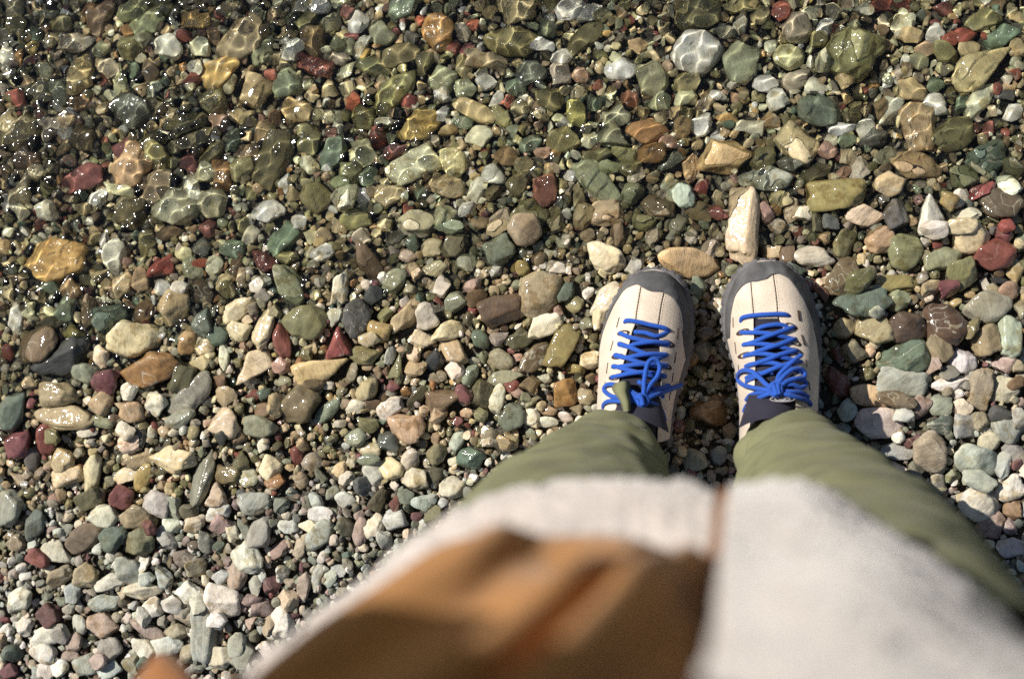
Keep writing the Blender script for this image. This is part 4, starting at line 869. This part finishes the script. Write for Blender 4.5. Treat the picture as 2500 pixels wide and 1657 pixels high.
RIGHT = dict(
    upper=[(1212, 1380), (1213, 1150), (1202, 1010), (1182, 860), (1148, 740), (1120, 610), (1113, 490), (1130, 370), (1176, 240), (1255, 145), (1330, 112), (1400, 105), (1480, 112), (1560, 150), (1645, 250), (1708, 385), (1748, 530), (1764, 680), (1764, 850), (1757, 1000), (1752, 1120), (1748, 1300)],
    sole=[(1195, 1380), (1196, 1150), (1184, 1000), (1165, 870), (1128, 750), (1085, 630), (1070, 490), (1090, 330), (1150, 210), (1240, 120), (1320, 88), (1400, 82), (1490, 92), (1590, 140), (1690, 260), (1755, 410), (1790, 570), (1800, 720), (1796, 870), (1786, 1010), (1778, 1130), (1774, 1300)],
    heel=[(.085, -.155), (.152, -.155), (.119, -.198)],
    cap=[(1146, 640), (1150, 560), (1156, 470), (1180, 365), (1228, 290), (1285, 262), (1345, 254), (1400, 240), (1438, 207), (1490, 203), (1560, 240), (1622, 330), (1692, 470), (1738, 610), (1757, 720), (1763, 800)],
    seam_l=[(1290, 200), (1293, 260), (1300, 340), (1308, 420), (1314, 505)], throat_l=[(1315, 510), (1314, 560), (1320, 700), (1325, 800), (1326, 900), (1318, 1000), (1300, 1120), (1285, 1300)],
    seam_r=[(1440, 150), (1452, 215), (1466, 310), (1476, 400), (1482, 490)], throat_r=[(1484, 500), (1510, 560), (1535, 650), (1560, 740), (1580, 840), (1592, 940), (1600, 1050), (1605, 1300)],
    slots=[((1168, 498), (1169, 568), .0006), ((1181, 670), (1190, 752), .0006), ((1205, 828), (1210, 892), .0006),
           ((1620, 448), (1631, 522), .0014), ((1644, 618), (1666, 692), .0010), ((1674, 790), (1682, 842), .0008), ((1694, 945), (1703, 1005), .0008)],
    eyelets=[((1236, 600), 22), ((1248, 762), 22), ((1575, 560), -22), ((1600, 672), -26), ((1612, 735), -24)],
    laces=[([(1224, 528), (1236, 500), (1300, 486), (1400, 478), (1520, 476), (1560, 492)], [-.001, .003, .003, .003, .003, -.001]),
           ([(1318, 592), (1360, 568), (1430, 552), (1505, 550), (1560, 575)], [-.002, .001, .002, .001, -.001]),
           ([(1226, 603), (1250, 604), (1330, 604), (1430, 612), (1510, 630), (1598, 652)], [-.001, .002, .003, .003, .002, .000]),
           ([(1240, 690), (1260, 684), (1340, 682), (1440, 692), (1520, 708), (1612, 735)], [-.001, .002, .003, .003, .002, .000]),
           ([(1250, 768), (1275, 758), (1350, 750), (1440, 760), (1530, 780), (1636, 806)], [-.001, .002, .003, .003, .002, .000]),
           ([(1258, 840), (1280, 830), (1350, 815), (1440, 815), (1530, 840), (1640, 880)], [-.001, .002, .003, .003, .003, .001]),
           ([(1262, 920), (1290, 905), (1350, 888), (1450, 880)], [-.001, .002, .003, .002]),
           ([(1592, 566), (1560, 576), (1480, 604), (1400, 632), (1325, 664), (1244, 690)], [-.001, .004, .006, .006, .004, .000]),
           ([(1602, 648), (1570, 656), (1490, 686), (1410, 710), (1335, 738), (1252, 768)], [-.001, .004, .006, .006, .004, .000]),
           ([(1616, 730), (1585, 734), (1500, 756), (1410, 790), (1330, 818), (1260, 842)], [-.001, .004, .006, .006, .004, .000]),
           ([(1640, 805), (1600, 806), (1500, 838), (1420, 868), (1340, 905), (1262, 945)], [-.001, .004, .006, .006, .004, .001]),
           ([(1455, 1000), (1400, 965), (1350, 915), (1300, 875), (1245, 866), (1208, 888), (1203, 930), (1235, 965), (1300, 985), (1380, 1000), (1455, 1015)], [.014, .014, .014, .013, .011, .009, .009, .010, .012, .013, .014]),
           ([(1470, 985), (1510, 920), (1570, 868), (1630, 855), (1664, 880), (1660, 915), (1600, 925), (1530, 950), (1480, 1000)], [.014, .015, .014, .011, .009, .009, .012, .014, .014]),
           ([(1500, 975), (1560, 935), (1620, 925), (1668, 940), (1672, 970), (1640, 985), (1580, 965), (1515, 970)], [.010, .012, .010, .007, .006, .008, .010, .011]),
           ([(1472, 960), (1490, 900), (1540, 845), (1590, 800), (1642, 762)], [.014, .012, .012, .013, .014]),
           ([(1480, 1025), (1560, 1040), (1640, 1062), (1690, 1080), (1708, 1105)], [.013, .012, .008, .004, .002]),
           ([(1450, 1020), (1380, 1045), (1300, 1080), (1262, 1115), (1246, 1150)], [.013, .012, .008, .004, .003]),
           ([(1440, 1010), (1360, 1020), (1290, 1040), (1262, 1072)], [.011, .010, .007, .004]),
           ([(1495, 1010), (1570, 1015), (1640, 1020), (1690, 1050)], [.011, .010, .007, .004]),
           ([(1425, 1000), (1440, 965), (1475, 955), (1500, 985), (1495, 1030), (1460, 1040), (1430, 1020)], .0155),
           ([(1445, 960), (1462, 1000), (1470, 1040)], .019), ([(1480, 962), (1482, 1000), (1488, 1035)], .018)],
    pad=[((1440, 1040), (1420, 1200), .030, .022)], oval=((1512, 1066), 85, 18))
left_shoe, onl = shoe(LEFT)
right_shoe, onr = shoe(RIGHT)

# trousers: each leg lofted through its rings, with the folds of loose cotton
def leg_rings(spec, n=96, m=130):
    z = np.array([s[0] for s in spec]); Q = np.array([s[1:] for s in spec])
    zz = np.linspace(z[0], z[-1], m)
    q = np.stack([np.interp(zz, z, Q[:, k]) for k in range(Q.shape[1])], -1)
    for _ in range(4): q[1:-1] = (q[:-2] + 2 * q[1:-1] + q[2:]) / 4
    th = np.linspace(0, 2 * math.pi, n, endpoint=False)
    r2 = np.random.default_rng(5 if spec[0][1] < 0 else 9)
    f1, f2 = Noise(3, .10, 8, rg=r2), Noise(3, .045, 8, rg=r2)
    V = []
    for k in range(m):
        cx, cy, b, a = q[k]
        cs, sn = np.cos(th), np.sin(th)
        x = cx + b * np.sign(cs) * np.abs(cs) ** .9; y = cy + a * np.sign(sn) * np.abs(sn) ** .9
        P = np.stack([x * 1.4, y * 1.4, np.full(n, zz[k]) * 3.2 + x * 1.6], -1)
        ridge = 1 - np.abs(np.sin(zz[k] * 30 + 1.3 * cs + .9 * f1(P * .3)))
        d = .0022 * f1(P) + .0009 * f2(P) + .0060 * ridge ** 2 * (.55 + .45 * f1(P * .45)) * math.exp(-((zz[k] - .25) / .15) ** 2) - (.0012 if abs(zz[k] - spec[0][0] - .022) < .004 else 0)
        V.append(np.stack([x + d * cs, y + d * sn, np.full(n, GZ + zz[k]) + (.002 * f1(P * .7) if k == 0 else 0)], -1))
    v = np.array(V)
    # turned-in hem
    inner = v[0] + (np.array([q[0][0], q[0][1], 0]) - v[0] * [1, 1, 0]) * np.array([.10, .10, 0]) + [0, 0, .004]
    v = np.concatenate([(inner + [0, 0, .03])[None], inner[None], v])
    return v.reshape(-1, 3), grid_faces(m + 2, n, True)
# z, centre x, centre y, half width, half depth
LEG_L = [(.088, -.070, -.137, .050, .058), (.13, -.071, -.140, .054, .060), (.22, -.076, -.148, .068, .064), (.33, -.082, -.160, .081, .070), (.48, -.086, -.172, .093, .078), (.62, -.080, -.184, .096, .084), (.76, -.062, -.200, .092, .092), (.88, -.060, -.215, .095, .105)]
LEG_R = [(.096, .124, -.137, .052, .060), (.13, .125, -.140, .056, .062), (.22, .129, -.152, .067, .064), (.33, .133, -.166, .078, .070), (.48, .134, -.180, .090, .078), (.62, .126, -.190, .094, .084), (.76, .115, -.205, .092, .092), (.88, .110, -.218, .095, .105)]
vl, fl = leg_rings(LEG_L); vr, fr = leg_rings(LEG_R)
trousers = keep(mesh_obj('trousers', np.vstack([vl, vr]), np.vstack([fl, fr + len(vl)]), M_OLIVE, person))
# the loose tab hanging from the hem over one shoe
tab = catmull([onl((430, 1150), .020), onl((418, 1080), .020), onl((390, 1010), .016), onl((392, 960), .012), onl((402, 940), .010)], 20)
wd = np.interp(np.arange(20), [0, 6, 12, 17, 19], [.004, .006, .0105, .008, .002])[:, None] * np.array([[1, .15, .1]])
v = np.concatenate([tab - wd, tab + [0, 0, .0025], tab + wd, tab - [0, 0, .0012]], 1).reshape(-1, 3)
hem_tab = keep(mesh_obj('hem_tab', v, grid_faces(20, 4, True), M_OLIVE, trousers))

# fleece jacket, open at the front
def ring_at(pts, n): return catmull(pts, n)
HEM = [(.030, -.076), (.071, -.076), (.119, -.105), (.158, -.146), (.186, -.190), (.21, -.23), (.19, -.32), (.10, -.375), (.0, -.385), (-.12, -.36), (-.205, -.30), (-.252, -.215), (-.246, -.193), (-.195, -.147), (-.144, -.103), (-.113, -.087), (-.077, -.075), (-.035, -.070), (0., -.070), (.021, -.076)]
MID = [(.014, -.090), (.065, -.090), (.125, -.114), (.163, -.152), (.192, -.195), (.212, -.25), (.195, -.32), (.10, -.37), (.0, -.375), (-.11, -.355), (-.19, -.30), (-.222, -.225), (-.212, -.185), (-.170, -.140), (-.130, -.112), (-.100, -.104), (-.070, -.100), (-.035, -.098), (-.015, -.102), (.006, -.104)]
TOP = [(-.002, -.104), (.06, -.104), (.13, -.115), (.17, -.14), (.205, -.185), (.215, -.25), (.19, -.32), (.10, -.345), (.0, -.345), (-.10, -.34), (-.17, -.305), (-.185, -.25), (-.165, -.190), (-.130, -.152), (-.100, -.135), (-.080, -.128), (-.060, -.125), (-.035, -.122), (-.030, -.122), (-.012, -.122)]
NECK = [(.045, -.150), (.065, -.145), (.085, -.155), (.10, -.17), (.108, -.19), (.105, -.22), (.09, -.245), (.06, -.26), (.03, -.262), (.0, -.26), (-.03, -.245), (-.045, -.22), (-.048, -.19), (-.04, -.17), (-.028, -.16), (-.018, -.152), (-.008, -.148), (.0, -.147), (.008, -.148), (.015, -.149)]
LOW = [((a[0] + b[0]) / 2, (a[1] + b[1]) / 2) if k < 11 else (a[0] * .93, a[1] - .042 * min(1, (k - 10) / 3)) for k, (a, b) in enumerate(zip(HEM, MID))]
LOW[19] = (.016, -.106); LOW[18] = (-.005, -.110)
MID = [q if k < 11 else (q[0], q[1] - .042 * min(1, (k - 10) / 3)) for k, q in enumerate(MID)]
TOP = [q if k < 11 else (q[0], q[1] - .036 * min(1, (k - 10) / 3)) for k, q in enumerate(TOP)]
def fleece_surface():
    lev = [(.80, HEM), (.89, LOW), (1.02, MID), (1.22, TOP), (1.335, [((a[0] + b[0]) / 2, (a[1] + b[1]) / 2) for a, b in zip(TOP, NECK)]), (1.37, NECK), (1.43, NECK)]
    n, m = 260, 84
    rings = [ring_at(p, n) for _, p in lev]; zs = np.array([z for z, _ in lev])
    zz = np.linspace(zs[0], zs[-1], m)
    r2 = np.random.default_rng(12)
    g1, g2, g3 = Noise(3, .11, 8, rg=r2), Noise(3, .022, 10, rg=r2), Noise(3, .008, 12, rg=r2)
    V = []
    for k, z in enumerate(zz):
        i = min(max(np.searchsorted(zs, z) - 1, 0), len(zs) - 2); t = (z - zs[i]) / (zs[i + 1] - zs[i]); t = t * t * (3 - 2 * t) if i > 1 else t
        p = rings[i] * (1 - t) + rings[i + 1] * t
        tg = np.gradient(p, axis=0); nr = np.stack([tg[:, 1], -tg[:, 0]], -1); nr /= np.linalg.norm(nr, axis=1)[:, None]
        P = np.concatenate([p, np.full((n, 1), z)], -1)
        d = .0018 * g1(P) + .0008 * g2(P) + .0006 * g3(P)
        roll = -.006 * math.exp(-((z - .80) / .008) ** 2)
        V.append(np.concatenate([p + nr * (-d + roll)[:, None] * -1, (np.full(n, GZ + z) + (.006 * g2(P) + .004 * g3(P)) * math.exp(-((z - .80) / .02) ** 2))[:, None]], -1))
    v = np.array(V)
    inn = v[0] + (np.array([.0, -.22, GZ + .82]) - v[0]) * .16
    v = np.concatenate([(inn + (np.array([.0, -.22, GZ + .82]) - inn) * .18 + [0, 0, .03])[None], inn[None], v])
    return v.reshape(-1, 3), grid_faces(m + 2, n)
v, f = fleece_surface()
jacket = keep(mesh_obj('fleece_jacket', v, f, M_FLEECE, person))
sol = jacket.modifiers.new('thickness', 'SOLIDIFY'); sol.thickness = .006; sol.offset = 0

# tan inner layer: the left front turned out over the white pile, in soft folds
EDGE = [(590, 1710), (668, 1650), (818, 1528), (952, 1440), (1104, 1340), (1242, 1309), (1313, 1327), (1434, 1318), (1533, 1324), (1626, 1355), (1709, 1372), (1742, 1345)]
def tan_layer():
    n, m = 150, 60
    lo = catmull([at(x, y, GZ + .90 + .01 * math.sin(k)) for k, (x, y) in enumerate(EDGE)], n)
    hi = catmull([(-.20, -.215, GZ + 1.25), (-.185, -.175, GZ + 1.27), (-.15, -.150, GZ + 1.28), (-.11, -.132, GZ + 1.29), (-.07, -.122, GZ + 1.30), (-.04, -.120, GZ + 1.30), (-.018, -.120, GZ + 1.30), (-.008, -.122, GZ + 1.30)], n)
    t = np.linspace(0, 1, m) ** .85
    u = np.linspace(0, 1, n)
    P = lo[None] * (1 - t)[:, None, None] + hi[None] * t[:, None, None]
    U, T = np.meshgrid(u, t)
    # folds running down the front and one across under the edge
    fold = .020 * np.exp(-((U - .93 + .42 * T) / .035) ** 2) + .014 * np.exp(-((U - .80 + .42 * T) / .03) ** 2) - .014 * np.exp(-((U - .86 + .42 * T) / .045) ** 2) + .018 * np.exp(-((U - .56 + .5 * T) / .07) ** 2) - .016 * np.exp(-((U - .48 + .45 * T) / .05) ** 2) \
        + .005 * np.exp(-((T - .30 - .10 * (U - .7)) / .07) ** 2) * smoothstep(.5, .65, U) * (1 - smoothstep(.85, .93, U)) - .005 * np.exp(-((T - .15 - .06 * (U - .7)) / .05) ** 2) * smoothstep(.5, .65, U) * (1 - smoothstep(.85, .93, U)) \
        + .006 * np.sin(U * 22 + 5 * T) * T
    fold = .95 * np.maximum(fold, -.002) * smoothstep(.0, .16, T) * (1 - .85 * smoothstep(.95, 1.0, U)) + .004 * smoothstep(0, .05, T) * (1 - U)
    P[..., 1] += fold
    back = P.copy(); back[..., 1] -= .006; 
    v = np.concatenate([back[:1] + [0, 0, .004], P]).reshape(-1, 3)
    return v, grid_faces(m + 1, n)
v, f = tan_layer()
tan = keep(mesh_obj('tan_front', v, f, M_TAN, jacket))
sol = tan.modifiers.new('thickness', 'SOLIDIFY'); sol.thickness = .004; sol.offset = -1
# the corner of the turned-out front, hanging by itself at the far end
cpt = [at(345, 1690, GZ + .84), at(368, 1652, GZ + .84), at(398, 1612, GZ + .84), at(430, 1638, GZ + .85), at(462, 1690, GZ + .86)]
mb = MB()
a = np.array(cpt); top = np.array([at(330, 1800, GZ + .90), at(370, 1800, GZ + .90), at(410, 1800, GZ + .90), at(450, 1800, GZ + .90), at(500, 1800, GZ + .90)])
rows = [a + (top - a) * t + np.array([0, .006 * math.sin(math.pi * t), 0]) for t in np.linspace(0, 1, 8)]
rows = [np.stack([np.interp(np.linspace(0, 4, 21), range(5), r[:, k]) for k in range(3)], -1) for r in rows]
corner = keep(mesh_obj('tan_corner', np.array(rows).reshape(-1, 3), grid_faces(8, 21), M_CORNER, jacket))
sol = corner.modifiers.new('thickness', 'SOLIDIFY'); sol.thickness = .006; sol.offset = -1
# zip placket between the two fronts
zp = catmull([(.0255, -.084, GZ + .805), (.021, -.095, GZ + .90), (.010, -.110, GZ + 1.02), (-.004, -.124, GZ + 1.2), (.03, -.155, GZ + 1.36)], 30)
v, f = tube(zp, .006, 8)
keep(mesh_obj('zip_placket', v, f, M_ZIP, jacket))

# body: one continuous skinned figure under the clothes, arms lifted to hold the camera to the eye
def skinned(name, verts, edges, radii, mat, parent, sub=2):
    me = bpy.data.meshes.new(name); me.from_pydata([tuple(v) for v in verts], edges, [])
    o = bpy.data.objects.new(name, me); COL.objects.link(o)
    m = o.modifiers.new('skin', 'SKIN'); m.use_smooth_shade = True
    for k, s in enumerate(me.skin_vertices[0].data): s.radius = (radii[k], radii[k]); s.use_root = (k == 0)
    s = o.modifiers.new('sub', 'SUBSURF'); s.levels = s.render_levels = sub
    dg = bpy.context.evaluated_depsgraph_get()
    new = bpy.data.meshes.new_from_object(o.evaluated_get(dg))
    bpy.data.objects.remove(o)
    r = bpy.data.objects.new(name, new); COL.objects.link(r); r.parent = parent
    new.materials.clear(); new.materials.append(mat)
    for p in new.polygons: p.use_smooth = True
    r.cycles.is_caustics_receiver = True
    return keep(r)
BV = [(.03, -.235, .90), (.03, -.235, 1.08), (.03, -.235, 1.25), (.03, -.205, 1.38), (.03, -.165, 1.48), (.03, -.135, 1.60), (.03, -.12, 1.69),
      (-.055, -.215, .84), (-.072, -.178, .48), (-.070, -.150, .12), (-.070, -.140, .085),
      (.115, -.215, .84), (.124, -.180, .48), (.123, -.150, .12), (.124, -.140, .085),
      (-.12, -.235, 1.33), (-.36, -.07, 1.20), (-.16, -.005, 1.46), (-.115, .01, 1.50),
      (.18, -.235, 1.33), (.36, -.19, 1.19), (.19, -.02, 1.46), (.155, .005, 1.50)]
BR = [.115, .105, .115, .055, .050, .085, .06, .075, .052, .036, .034, .075, .052, .036, .034, .06, .040, .027, .030, .06, .040, .027, .030]
BE = [(0, 1), (1, 2), (2, 3), (3, 4), (4, 5), (5, 6), (0, 7), (7, 8), (8, 9), (9, 10), (0, 11), (11, 12), (12, 13), (13, 14), (2, 15), (15, 16), (16, 17), (17, 18), (2, 19), (19, 20), (20, 21), (21, 22)]
BV = [(x, y, z + GZ - .02) for x, y, z in BV]
for base, sgn in ((18, 1), (22, -1)):            # five fingers on each hand, closing towards the camera
    bx, by, bz = BV[base]
    for k in range(5):
        off = (k - 1.5) * .017
        n = len(BV)
        if k == 4: pts = [(bx + sgn * .012, by - .02, bz - .008), (bx + sgn * .040, by - .022, bz - .012), (bx + sgn * .058, by - .012, bz - .008)]; rr = [.011, .009, .008]
        else:
            ln = (.9, 1.0, .95, .75)[k]
            pts = [(bx + sgn * .010, by + .02 + off * .3, bz + off), (bx + sgn * .035, by + .028 * ln + .01, bz + off), (bx + sgn * .056 * ln, by + .018, bz + off)]; rr = [.010, .0088, .0078]
        BV += pts; BR += rr; BE += [(base, n), (n, n + 1), (n + 1, n + 2)]
body = skinned('body', BV, BE, BR, M_SKIN, person)
# sleeves and hair
for pts, rr in (([(-.09, -.235, 1.34), (-.19, -.21, 1.32), (-.37, -.075, 1.185), (-.27, -.035, 1.31), (-.175, -.008, 1.44)], [.075, .075, .068, .060, .048]),
                ([(.15, -.235, 1.34), (.23, -.235, 1.31), (.37, -.192, 1.185), (.28, -.11, 1.31), (.205, -.035, 1.44)], [.075, .075, .066, .055, .045])):
    p = catmull([(x, y, z + GZ - .02) for x, y, z in pts], 60)
    r = np.interp(np.linspace(0, 1, 60), np.linspace(0, 1, len(rr)), rr)
    nz = Noise(3, .06, 8); r = r * (1 + .05 * nz(p))
    v, f = tube(p, r, 28)
    keep(mesh_obj('sleeve', v, f, M_FLEECE, jacket))
d, f = ico(4)
hv = d * np.array([.092, .105, .10]); hv = hv * (1 + .03 * Noise(3, .03, 10)(hv))[:, None]
keepf = [q for q in f.tolist() if all((hv[i][2] > .015 or hv[i][1] < -.045) and hv[i][2] > -.09 for i in q)]
hv = hv + np.array([.03, -.150, 1.645 + GZ - .02])
keep(mesh_obj('hair', hv, keepf, M_HAIR, person))

# ------------------------------------------------------------------ one unit is ten centimetres (set at the top): bring the metres to it
for o in bpy.data.objects:
    if o.type in ('MESH', 'EMPTY'): o.location = o.location * S
    for m in o.modifiers:
        if m.type == 'SOLIDIFY': m.thickness *= S
for me in bpy.data.meshes: me.transform(__import__('mathutils').Matrix.Scale(S, 4))
